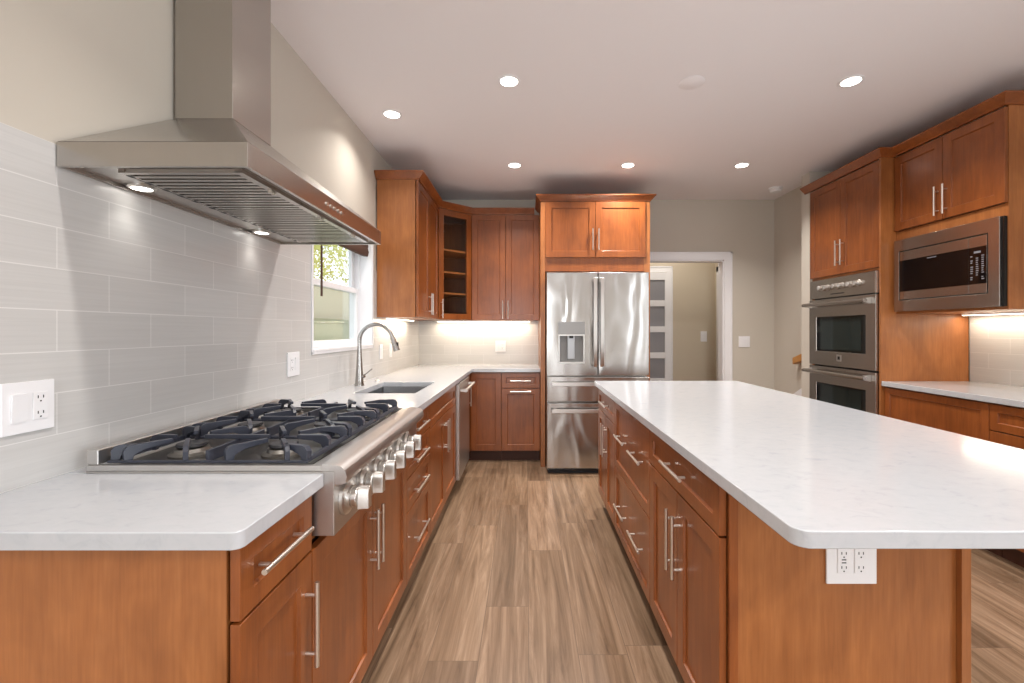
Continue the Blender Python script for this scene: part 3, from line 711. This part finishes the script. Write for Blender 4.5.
# ================================================================ refrigerator
r = thing('refrigerator', 'stainless steel french-door refrigerator with water dispenser', 'refrigerator', (0.637, 4.01, 0))
hw = 0.456
MB().box(-hw+0.004, hw-0.004, 0.072, 0.90, 0.03, 1.785).build('body', M['steel_dark'], r)
MB().box(-hw+0.01, hw-0.01, 0.05, 0.9, 0, 0.029).build('base_grille', M['blackm'], r)
def fdoor(name, x0, x1, z0, z1, holes=None):
    mb = MB()
    if not holes: mb.box(x0, x1, 0, 0.066, z0, z1)
    else:
        hx0, hx1, hz0, hz1 = holes
        bm = mb.b
        def ring(a, b_, c_, d_, y): return [bm.verts.new(p) for p in ((a, y, c_), (b_, y, c_), (b_, y, d_), (a, y, d_))]
        A = ring(x0, x1, z0, z1, 0.066); B = ring(x0, x1, z0, z1, 0); Cc = ring(hx0, hx1, hz0, hz1, 0); D = ring(hx0, hx1, hz0, hz1, 0.055)
        for a, b_ in ((A, B), (B, Cc), (Cc, D)):
            for i in range(4): bm.faces.new((a[i], a[(i+1) % 4], b_[(i+1) % 4], b_[i]))
        bm.faces.new(D); bm.faces.new(A[::-1])
    return mb.build(name, M['steel_fridge'], r, bevel=0.006, seg=3)
DH = (-0.352, -0.120, 0.992, 1.250)
ld = fdoor('door', -hw, -0.004, 0.885, 1.805, DH); rd = fdoor('door', 0.004, hw, 0.885, 1.805)
d1 = fdoor('drawer', -hw, hw, 0.652, 0.872); d2 = fdoor('drawer', -hw, hw, 0.055, 0.636)
def bar_v(x, par):
    mb = MB(); z0, z1 = 0.965, 1.752
    mb.prism([(-0.05, z0), (-0.062, z0+0.03), (-0.062, z1-0.03), (-0.05, z1), (-0.042, z1), (-0.046, z1-0.05), (-0.046, z0+0.05), (-0.042, z0)], 'x', x-0.0165, x+0.0165)
    for z in (z0+0.012, z1-0.034): mb.box(x-0.012, x+0.012, -0.046, 0, z, z+0.022)
    mb.build('handle', M['chrome'], par, bevel=0.004)
bar_v(-0.030, ld); bar_v(0.030, rd)
def bar_h(z, par):
    mb = MB(); mb.box(-0.415, 0.415, -0.062, -0.046, z-0.017, z+0.017)
    for x in (-0.395, 0.36): mb.box(x, x+0.03, -0.048, 0, z-0.012, z+0.012)
    mb.build('handle', M['chrome'], par, bevel=0.004)
bar_h(0.812, d1); bar_h(0.575, d2)
w = MB().box(-0.356, -0.116, -0.004, -0.0005, 1.252, 1.362).build('water_dispenser', M['cyan'], r, bevel=0.002)
mb = MB(); mb.box(-0.3518, -0.342, -0.003, 0.05, 0.992, 1.250); mb.box(-0.130, -0.1202, -0.003, 0.05, 0.992, 1.250); mb.box(-0.342, -0.130, -0.003, 0.05, 0.992, 1.004); mb.box(-0.342, -0.130, -0.004, 0.052, 1.238, 1.250)
mb.build('recess_frame', M['chrome'], w)
MB().box(-0.341, -0.131, 0.050, 0.0545, 1.005, 1.237).build('recess_back', M['recess'], w)
MB().box(-0.27, -0.205, 0.02, 0.045, 1.03, 1.236).build('paddle', M['steel_sink'], w, bevel=0.003)
MB().box(-0.255, -0.22, -0.0, 0.02, 1.215, 1.238).build('nozzle', M['blackm'], w)

# ================================================================ double oven (local frame as the tower)
o_ = thing('double_wall_oven', 'stainless steel double wall oven in the tall wooden tower', 'oven', (OX, 4.127, 0), -R90)
x0, x1 = 0.022, 0.802
MB().box(x0+0.01, x1-0.004, 0.024, 0.58, 0.382, 1.728).build('body', M['blackm'], o_)
cp = MB().box(x0, x1, -0.012, 0.022, 1.566, 1.728).build('control_panel', M['steel_dark'], o_, bevel=0.002)
MB().box(x1-0.012, x1+0.001, -0.016, 0.022, 1.566, 1.728).build('side_trim', M['chrome'], cp, bevel=0.001)
for i, kx in enumerate((0.19, 0.265, 0.37, 0.44, 0.54, 0.62)):
    mb = MB(); mb.lathe([(0.026, 0.0), (0.026, -0.006), (0.0195, -0.009), (0.0195, -0.034), (0.017, -0.038)], (kx, -0.0125, 1.655), 'y', 20)
    mb.box(kx-0.004, kx+0.004, -0.055, -0.048, 1.655-0.019, 1.655+0.019)
    mb.build('knob', M['chrome'], cp, bevel=0.0008)
mb = MB()
for k in range(9): mb.box(0.30+k*0.018, 0.312+k*0.018, -0.0135, -0.0125, 1.590, 1.598)
mb.build('printed_marks', M['blackm'], cp)
def odoor(z0, z1, wz0, wz1, badge):
    mb = MB(); bm = mb.b
    wx0, wx1 = 0.115, 0.702
    def ring(a, b_, c_, d_, y): return [bm.verts.new(p) for p in ((a, y, c_), (b_, y, c_), (b_, y, d_), (a, y, d_))]
    A = ring(x0, x1, z0, z1, 0.022); B = ring(x0, x1, z0, z1, -0.02); Cc = ring(wx0, wx1, wz0, wz1, -0.02); D = ring(wx0+0.004, wx1-0.004, wz0+0.004, wz1-0.004, -0.013)
    for a, b_ in ((A, B), (B, Cc), (Cc, D)):
        for i in range(4): bm.faces.new((a[i], a[(i+1) % 4], b_[(i+1) % 4], b_[i]))
    bm.faces.new(D); bm.faces.new(A[::-1])
    dr = mb.build('oven_door', M['steel_dark'], o_, bevel=0.003)
    MB().box(wx0+0.005, wx1-0.005, -0.0162, -0.0132, wz0+0.005, wz1-0.005).build('window_border', M['black'], dr)
    MB().box(wx0+0.05, wx1-0.05, -0.0172, -0.0163, wz0+0.02, wz1-0.02).build('window_glass', M['ovenglass'], dr)
    hz = z1-0.045
    mb = MB(); mb.cyl((x0-0.0, -0.075, hz), (x1-0.03, -0.075, hz), 0.0165)
    mb.build('handle', M['steel_dark'], dr)
    for xx in (x0+0.03, x1-0.055):
        mb = MB(); mb.prism([(-0.02, hz+0.024), (-0.02, hz-0.026), (-0.075, hz-0.017), (-0.085, hz), (-0.075, hz+0.017)], 'x', xx-0.012, xx+0.012)
        mb.build('handle_bracket', M['chrome'], dr, bevel=0.002)
    if badge:
        MB().box(0.385, 0.44, -0.023, -0.0205, badge, badge+0.055).build('badge', M['chrome'], dr, bevel=0.001)
        MB().box(0.399, 0.426, -0.0242, -0.0232, badge+0.014, badge+0.041).build('badge_mark', M['blackm'], dr)
odoor(0.985, 1.556, 1.105, 1.405, 1.03)
odoor(0.39, 0.972, 0.52, 0.83, 0.43)

# ================================================================ microwave
m_ = thing('microwave', 'built-in stainless microwave with black glass door in a steel trim kit', 'microwave', (MW, 3.2985, 0), -R90)
tx0, tx1 = 0.020, 0.750
mb = MB(); bm = mb.b
ux0, ux1, uz0, uz1 = 0.062, 0.686, 1.500, 1.852
def ring(a, b_, c_, d_, y): return [bm.verts.new(p) for p in ((a, y, c_), (b_, y, c_), (b_, y, d_), (a, y, d_))]
A = ring(tx0, tx1, 1.421, 1.934, 0.02); B = ring(tx0, tx1, 1.421, 1.934, -0.012); Cc = ring(ux0, ux1, uz0, uz1, -0.012); D = ring(ux0, ux1, uz0, uz1, 0.02)
for a, b_ in ((A, B), (B, Cc), (Cc, D), (D, A)):
    for i in range(4): bm.faces.new((a[i], a[(i+1) % 4], b_[(i+1) % 4], b_[i]))
mb.build('trim_frame', M['steel_dark'], m_, bevel=0.002)
MB().box(ux0+0.001, ux1-0.001, 0.006, 0.45, uz0+0.001, uz1-0.001).build('body', M['blackm'], m_)
cx = 0.570
dr = MB().box(ux0+0.004, cx-0.001, -0.010, 0.005, uz0+0.006, uz1-0.006).build('microwave_door', M['steel_dark'], m_, bevel=0.0015)
MB().box(ux0+0.004, cx-0.001, -0.0118, -0.0102, 1.562, 1.782).build('door_glass', M['black'], dr)
mb = MB()
for k in range(7): mb.box(0.29+k*0.010, 0.297+k*0.010, -0.0127, -0.0119, 1.766, 1.773)
mb.build('maker_mark', M['digit'], dr)
cp = MB().box(cx+0.001, ux1-0.008, -0.010, 0.005, uz0+0.006, uz1-0.006).build('control_panel', M['steel_dark'], m_, bevel=0.0015)
MB().box(cx+0.001, ux1-0.008, -0.0118, -0.0102, 1.562, 1.782).build('keypad', M['black'], cp)
mb = MB(); mb.box(cx+0.035, cx+0.075, -0.0126, -0.0119, 1.745, 1.757)
for (cc, nn) in ((0.022, 12), (0.055, 10), (0.088, 12)):
    for k in range(nn):
        if random.random() < 0.85: mb.box(cx+cc-0.008, cx+cc+0.008*random.uniform(0.3, 1), -0.0126, -0.0119, 1.725-k*0.0125, 1.731-k*0.0125)
mb.build('key_print', M['digit'], cp)
mb = MB(); mb.box(tx1+0.001, tx1+0.013, -0.0, 0.02, 1.423, 1.932); mb.build('side_gap', M['black'], m_)

# ================================================================ range hood
HY0, HY1 = 1.1455, 2.196; HX = -0.71; WX = -1.197
h = thing('range_hood', 'stainless steel chimney range hood above the gas rangetop', 'range hood', (-1.2, 1.67, 1.703))
def Hh(p): return (p[0]+1.2, p[1]-1.67, p[2]-1.703)
def hbox(mb, x0, x1, y0, y1, z0, z1): mb.box(x0+1.2, x1+1.2, y0-1.67, y1-1.67, z0-1.703, z1-1.703)
mb = MB(); t = 0.012; Z0, Z1 = 1.703, 1.766
hbox(mb, WX, HX, HY0, HY0+t, Z0, Z1); hbox(mb, WX, HX, HY1-t, HY1, Z0, Z1); hbox(mb, HX-t, HX, HY0+t, HY1-t, Z0, Z1); hbox(mb, WX, WX+0.008, HY0+t, HY1-t, Z0, Z1)
mb.build('rim', M['steel_hood'], h, bevel=0.0012)
CY0, CY1, CX1, CZ = 1.532, 1.761, -1.0, 2.006
mb = MB(); mb.hexa([Hh(p) for p in ((WX, HY0, Z1+0.0005), (HX, HY0, Z1+0.0005), (HX, HY1, Z1+0.0005), (WX, HY1, Z1+0.0005))],
                   [Hh(p) for p in ((WX, CY0, CZ), (CX1, CY0, CZ), (CX1, CY1, CZ), (WX, CY1, CZ))])
mb.build('canopy', M['steel_hood'], h, bevel=0.001)
mb = MB(); hbox(mb, WX, CX1, CY0, CY1, CZ+0.0005, CEIL-0.001); mb.build('chimney', M['steel_hood'], h, bevel=0.002)
# underside
mb = MB(); hbox(mb, WX+0.008, HX-t, HY0+t, HY1-t, 1.716, 1.745); mb.build('underside_panel', M['steel_y'], h)
FX0, FX1 = -1.085, -0.755
fw = (HY1-HY0-0.10)/3
for i in range(3):
    y0 = HY0+0.05+i*fw; y1 = y0+fw-0.004
    mb = MB()
    hbox(mb, FX0, FX0+0.016, y0, y1, 1.704, 1.7155); hbox(mb, FX1-0.02, FX1, y0, y1, 1.704, 1.7155)
    nsl = 11; st = (y1-y0)/nsl
    for k in range(nsl):
        a = y0+k*st
        mb.hexa([Hh(p) for p in ((FX0+0.016, a, 1.704), (FX1-0.02, a, 1.704), (FX1-0.02, a+st*0.55, 1.704), (FX0+0.016, a+st*0.55, 1.704))],
                [Hh(p) for p in ((FX0+0.016, a+st*0.12, 1.7155), (FX1-0.02, a+st*0.12, 1.7155), (FX1-0.02, a+st*0.43, 1.7155), (FX0+0.016, a+st*0.43, 1.7155))])
    fo = mb.build('baffle_filter', M['steel_hood'], h)
    mb = MB()
    for k in range(5): hbox(mb, FX0+0.003, FX0+0.012, y0+0.02+k*st*2.1, y0+0.04+k*st*2.1, 1.7033, 1.7039)
    hbox(mb, FX0+0.007, FX0+0.008, y0+0.02, y0+0.04+st*8.4, 1.7034, 1.7038)
    mb.build('drain_slots', M['blackm'], fo)
    mb = MB(); ym = (y0+y1)/2
    hbox(mb, FX1-0.016, FX1-0.004, ym-0.012, ym-0.006, 1.695, 1.7035); hbox(mb, FX1-0.016, FX1-0.004, ym+0.006, ym+0.012, 1.695, 1.7035); hbox(mb, FX1-0.012, FX1-0.008, ym-0.006, ym+0.006, 1.697, 1.700)
    mb.build('latch', M['nickel'], fo)
for y in (1.345, 1.955):
    lp = MB(); lp.lathe([(0.036, 0), (0.036, -0.006), (0.028, -0.009), (0.026, -0.004)], Hh((-1.150, y, 1.7158)), 'z', 24)
    ring_ = lp.build('hood_lamp', M['chrome'], h)
    MB().lathe([(0.025, 0), (0.025, -0.003)], Hh((-1.150, y, 1.7105)), 'z', 20).build('lens', M['hoodlens'], ring_)
    l = bpy.data.lights.new('hood_light', 'SPOT'); l.energy = 1.0; l.color = (1, 0.95, 0.88); l.spot_size = math.radians(100); l.spot_blend = 1.0; l.shadow_soft_size = 0.02
    lo = bpy.data.objects.new('hood_light', l); C.objects.link(lo); lo.location = (-1.150, y, 1.700); lo.rotation_euler = (0, 0, 0)
mb = MB()
for k in range(5): mb.cyl(Hh((HX-0.001, 1.60+k*0.032, 1.735)), Hh((HX+0.004, 1.60+k*0.032, 1.735)), 0.007, n=12)
mb.build('control_buttons', M['chrome'], h)

# ================================================================ rangetop
RY0, RY1 = 1.1695, 2.0475
g = thing('gas_rangetop', 'six-burner stainless gas rangetop with cast iron grates and big knobs', 'rangetop', (-0.85, 1.6085, 0.75))
def Rg(p): return (p[0]+0.85, p[1]-1.6085, p[2]-0.75)
def rbox(mb, x0, x1, y0, y1, z0, z1): mb.box(x0+0.85, x1+0.85, y0-1.6085, y1-1.6085, z0-0.75, z1-0.75)
mb = MB(); rbox(mb, -1.145, -0.50, RY0, RY1, 0.75, 0.918)
mb.build('body', M['steel_y'], g, bevel=0.002)
mb = MB(); rbox(mb, -1.145, -0.532, RY0, RY0+0.014, 0.9185, 0.934); rbox(mb, -1.145, -0.532, RY1-0.014, RY1, 0.9185, 0.934)
rbox(mb, -0.56, -0.532, RY0+0.014, RY1-0.014, 0.9185, 0.934)
mb.build('deck_rim', M['steel_y'], g, bevel=0.0015)
mb = MB(); rbox(mb, -1.112, -0.585, RY0+0.0145, RY1-0.0145, 0.9183, 0.9205); mb.build('burner_pan', M['pan'], g)
mb = MB(); pr = [(-0.5315, 0.9185), (-0.5315, 0.937), (-0.50, 0.935), (-0.483, 0.931), (-0.472, 0.922), (-0.467, 0.905), (-0.470, 0.888), (-0.482, 0.884), (-0.4995, 0.884), (-0.4995, 0.9185)]
mb.hexa([Rg((u, RY0, v)) for u, v in pr], [Rg((u, RY1, v)) for u, v in pr]); mb.build('bullnose', M['steel_y'], g)
mb = MB(); rbox(mb, -1.145, -1.115, RY0+0.001, RY1-0.001, 0.9345, 0.974)
mb.build('back_guard', M['steel_y'], g, bevel=0.003)
def finger(mb, p0, p1, zb=0.934, zt=0.979, th=0.012):
    a, c = Vector(p0), Vector(p1); d = c-a; Ln = d.length; d.normalize(); n = Vector((-d.y, d.x))*th/2
    prof = [(0, zb), (-0.002, zt-0.014), (0.006, zt-0.003), (0.016, zt), (Ln, zt), (Ln, zt-0.011), (0.045, zt-0.017), (0.022, zt-0.027), (0.016, zb)]
    lo = [Rg((a.x+d.x*s-n.x, a.y+d.y*s-n.y, z)) for s, z in prof]; hi = [Rg((a.x+d.x*s+n.x, a.y+d.y*s+n.y, z)) for s, z in prof]
    mb.hexa(lo, hi)
mw = (RY1-RY0-0.036)/3
burn = [-0.985, -0.715]
for i in range(3):
    y0 = RY0+0.018+i*mw; y1 = y0+mw-0.004; yc = (y0+y1)/2
    mb = MB()
    XA, XB = -1.108, -0.578
    for y in (y0, y1-0.010): rbox(mb, XA, XB, y, y+0.010, 0.9345, 0.941)
    rbox(mb, XA, XA+0.010, y0+0.01, y1-0.01, 0.9345, 0.948); rbox(mb, XB-0.010, XB, y0+0.01, y1-0.01, 0.9345, 0.948)
    rbox(mb, -0.855, -0.845, y0+0.01, y1-0.01, 0.9345, 0.966)
    for bx in burn:
        for sx in (-1, 1):
            for (yy, sy) in ((y0+0.004, 1), (y1-0.004, -1)):
                finger(mb, (bx+sx*0.082, yy), (bx+sx*0.022, yc-sy*0.045))
    finger(mb, (XA+0.004, yc), (-1.03, yc)); finger(mb, (XB-0.002, yc), (-0.672, yc), th=0.019)
    finger(mb, (XB-0.002, y0+0.012), (-0.655, y0+0.035), th=0.018); finger(mb, (XB-0.002, y1-0.012), (-0.655, y1-0.035), th=0.018)
    finger(mb, (XA+0.004, y0+0.012), (-1.045, y0+0.035)); finger(mb, (XA+0.004, y1-0.012), (-1.045, y1-0.035))
    rbox(mb, -0.945, -0.755, yc-0.006, yc+0.006, 0.967, 0.979)
    mb.build('grate', M['iron'], g, bevel=0.0012, seg=1)
    for bx in burn:
        bb = MB().lathe([(0.058, 0), (0.058, 0.006), (0.046, 0.012), (0.042, 0.022), (0.036, 0.024)], Rg((bx, yc, 0.9206)), 'z', 28).build('burner', M['burner_base'], g)
        MB().lathe([(0.036, 0), (0.040, 0.004), (0.038, 0.010), (0.02, 0.012)], Rg((bx, yc, 0.9451)), 'z', 28).build('burner_cap', M['burner'], bb)
for ky in (1.240, 1.362, 1.482, 1.602, 1.732, 1.845):
    k_ = MB().lathe([(0.046, 0.0), (0.046, 0.010), (0.038, 0.014), (0.030, 0.015), (0.030, 0.022)], Rg((-0.4995, ky, 0.828)), 'x', 28).build('knob', M['chrome'], g)
    mb = MB(); mb.lathe([(0.026, 0.0), (0.026, 0.014), (0.024, 0.016)], Rg((-0.4773, ky, 0.828)), 'x', 24)
    c_ = Rg((-0.4612, ky, 0.828))
    # tall rounded grip plate
    P = [(-0.0145, -0.031), (0.0145, -0.031), (0.0145, 0.016)]+[(0.0145*math.cos(a), 0.016+0.0145*math.sin(a)) for a in [PI*j/8 for j in range(1, 8)]]+[(-0.0145, 0.016)]
    mb.hexa([(c_[0], c_[1]+u, c_[2]+v) for u, v in P], [(c_[0]+0.030, c_[1]+u*0.82, c_[2]+v*0.96) for u, v in P])
    mb.build('grip', M['chrome'], k_, bevel=0.0015)

# ================================================================ plates and switches
def wall_plate(name, label, cat, loc, rz, devs, wdt=None, group=None, hgt=0.122):
    """faces local -y. devs: list of 'rocker' / 'outlet' / 'usb'"""
    n = len(devs); wdt = wdt or (0.07+0.046*(n-1))
    t = thing(name, label, cat, loc, rz, group)
    MB().box(-wdt/2, wdt/2, -0.006, 0, -hgt/2, hgt/2).build('plate', M['plate'], t, bevel=0.002)
    for i, dv in enumerate(devs):
        x = (i-(n-1)/2)*0.046
        if dv == 'rocker':
            r_ = MB().hexa([(x-0.0165, -0.0065, -0.033), (x+0.0165, -0.0065, -0.033), (x+0.0165, -0.0065, 0.033), (x-0.0165, -0.0065, 0.033)][::-1],
                      [(x-0.0165, -0.0085, -0.033), (x+0.0165, -0.0085, -0.033), (x+0.0165, -0.0115, 0.033), (x-0.0165, -0.0115, 0.033)][::-1]).build('rocker', M['plate'], t)
        else:
            r_ = MB().box(x-0.0165, x+0.0165, -0.0085, -0.0062, -0.033, 0.033).build('receptacle', M['plate'], t, bevel=0.001)
            mb = MB()
            for zz in (-0.019, 0.019):
                for dx in (-0.006, 0.006): mb.box(x+dx-0.001, x+dx+0.001, -0.0092, -0.0086, zz-0.001, zz+0.006)
                mb.cyl((x, -0.0086, zz-0.008), (x, -0.0092, zz-0.008), 0.002, n=10)
            if dv == 'usb':
                for zz in (-0.004, 0.004): mb.box(x-0.006, x+0.006, -0.0092, -0.0086, zz-0.0015, zz+0.0015)
            mb.build('slots', M['slot'], r_)
    return t
LW = R90; 
wall_plate('outlet_plate', 'white double wall plate with rocker switch and outlet at the left edge', 'outlet', (-1.199, 1.08, 1.102), LW, ['rocker', 'outlet'])
wall_plate('outlet_plate', 'white double wall plate between the rangetop and the window', 'outlet', (-1.199, 2.31, 1.113), LW, ['outlet', 'rocker'])
wall_plate('switch_plate', 'white wall plate nearest the window, behind the faucet spout', 'switch', (-1.199, 3.70, 1.11), LW, ['rocker'])
wall_plate('switch_plate', 'white wall plate on the left wall nearest the back corner', 'switch', (-1.199, 3.96, 1.11), LW, ['rocker'])
wall_plate('outlet_plate', 'white double wall plate on the back tile left of the refrigerator', 'outlet', (-0.29, 5.019, 1.11), 0, ['rocker', 'outlet'])
wall_plate('switch_plate', 'white double switch plate right of the hall opening', 'switch', (2.432, 5.029, 1.16), 0, ['rocker', 'rocker'], wdt=0.125)
wall_plate('switch_plate', 'white single switch plate on the tan hall wall', 'switch', (2.385, 6.059, 1.205), 0, ['rocker'], wdt=0.085, hgt=0.14)
wall_plate('outlet_plate', 'white double outlet plate on the island end panel', 'outlet', (0.876, 1.2175, 0.665), 0, ['usb', 'outlet'], wdt=0.135, hgt=0.126)

# smoke detector and blank cover
s = thing('smoke_detector', 'round white smoke detector on the ceiling near the oven tower', 'smoke detector', (2.553, 4.61, CEIL))
MB().lathe([(0.066, 0), (0.066, -0.012), (0.060, -0.016)], (0, 0, -0.0005)).build('mounting_ring', M['plate'], s)
MB().lathe([(0.054, 0), (0.056, -0.012), (0.050, -0.026), (0.030, -0.032)], (0, 0, -0.017)).build('cover', M['plate'], s)
o = MB().lathe([(0.075, 0), (0.075, -0.002), (0.071, -0.004)], (0.973, 2.65, CEIL-0.0003)).build('ceiling_cover', M['ceil']); tag(o, 'flat round blank cover in the middle of the ceiling', 'ceiling cover')
# downlights
DLs = [(-0.907, 3.035, 'small round recessed ceiling light over the sink counter'), (-0.102, 2.633, 'round recessed ceiling light over the aisle, nearer of the aisle pair'),
       (-0.106, 3.97, 'round recessed ceiling light in front of the corner wall cabinets'), (0.895, 3.97, 'round recessed ceiling light in front of the refrigerator'),
       (1.90, 3.97, 'round recessed ceiling light in front of the hall opening'), (1.898, 2.633, 'round recessed ceiling light over the right side of the island'),
       (0.0, 1.0, 'recessed ceiling light above the near aisle'), (1.9, 1.0, 'recessed ceiling light above the near right floor'),
       (-0.6, -1.0, 'added recessed ceiling light, unseen behind the viewer on the left'), (0.7, -1.6, 'added recessed ceiling light, unseen behind the viewer in the middle'), (1.9, -1.2, 'added recessed ceiling light, unseen behind the viewer on the right')]  # lights behind the viewer are added for brightness
for (x, y, lab) in DLs:
    t = thing('ceiling_light', lab, 'ceiling light', (x, y, CEIL), 0, 'recessed ceiling lights')
    MB().lathe([(0.066, -0.0004), (0.066, -0.003), (0.052, -0.006), (0.050, -0.003)], (0, 0, 0)).build('trim_ring', M['white'], t)
    MB().lathe([(0.048, 0), (0.048, -0.002)], (0, 0, -0.0035)).build('lens', M['lens'], t)
    l = bpy.data.lights.new('downlight', 'AREA'); l.shape = 'DISK'; l.size = 0.09; l.energy = LAMP_W*(0.35 if x < -0.8 else 1.0); l.color = (1, 0.945, 0.895); l.spread = math.radians(125)
    lo = bpy.data.objects.new('downlight', l); C.objects.link(lo); lo.location = (x, y, CEIL-0.008)
l = bpy.data.lights.new('hall_fill', 'AREA'); l.shape = 'DISK'; l.size = 0.12; l.energy = 8; l.color = (1, 0.92, 0.82)  # unseen fill lamp added to brighten the hall, no fixture
lo = bpy.data.objects.new('hall_fill', l); C.objects.link(lo); lo.location = (1.8, 5.6, CEIL-0.01)
# under-cabinet led strips
def led(label, x0, x1, y0, y1, z, energy):
    t = thing('led_strip', label, 'led light', ((x0+x1)/2, (y0+y1)/2, z))
    hx, hy = (x1-x0)/2, (y1-y0)/2
    MB().box(-hx, hx, -hy, hy, -0.010, -0.0005).build('channel', M['white'], t)
    MB().box(-hx+0.003, hx-0.003, -hy+0.003, hy-0.003, -0.013, -0.0101).build('diffuser', M['led'], t)
    l = bpy.data.lights.new('led_light', 'AREA'); l.shape = 'RECTANGLE'; l.size = (x1-x0); l.size_y = (y1-y0); l.energy = energy; l.color = (1, 0.84, 0.64)
    lo = bpy.data.objects.new('led_light', l); C.objects.link(lo); lo.location = ((x0+x1)/2, (y0+y1)/2, z-0.016)
led('warm led strip under the back wall cabinets', -0.98, 0.04, 4.93, 4.95, UZ0-0.0005, 4.6)
led('warm led strip under the left wall cabinet', -1.14, -1.12, 3.65, 4.5, UZ0-0.0005, 4.4)
led('warm led strip under the microwave cabinet', 3.16, 3.18, 2.55, 3.27, 1.4045, 2.6)

# stair skirt and handrail seen past the oven tower
mb = MB(); mb.prism([(4.27, 0.60), (5.02, 0.20), (5.02, 0.42), (4.27, 0.84)], 'x', 2.752, 2.7695)
struct(mb.build('trim_4', M['white']), 'white sloping stair skirt board')
t = thing('stair_handrail', 'short wooden end of a stair handrail on the side wall', 'handrail', (2.72, 4.5, 0.96))
MB().prism([(0.06, -0.02), (0.06, 0.05), (-0.235, 0.15), (-0.235, 0.07)], 'x', -0.03, 0.025).build('rail', M['oak'], t, bevel=0.01)
MB().cyl((0.02, 0.0, 0.0), (0.0495, 0.0, -0.0), 0.012).build('bracket', M['nickel'], t)
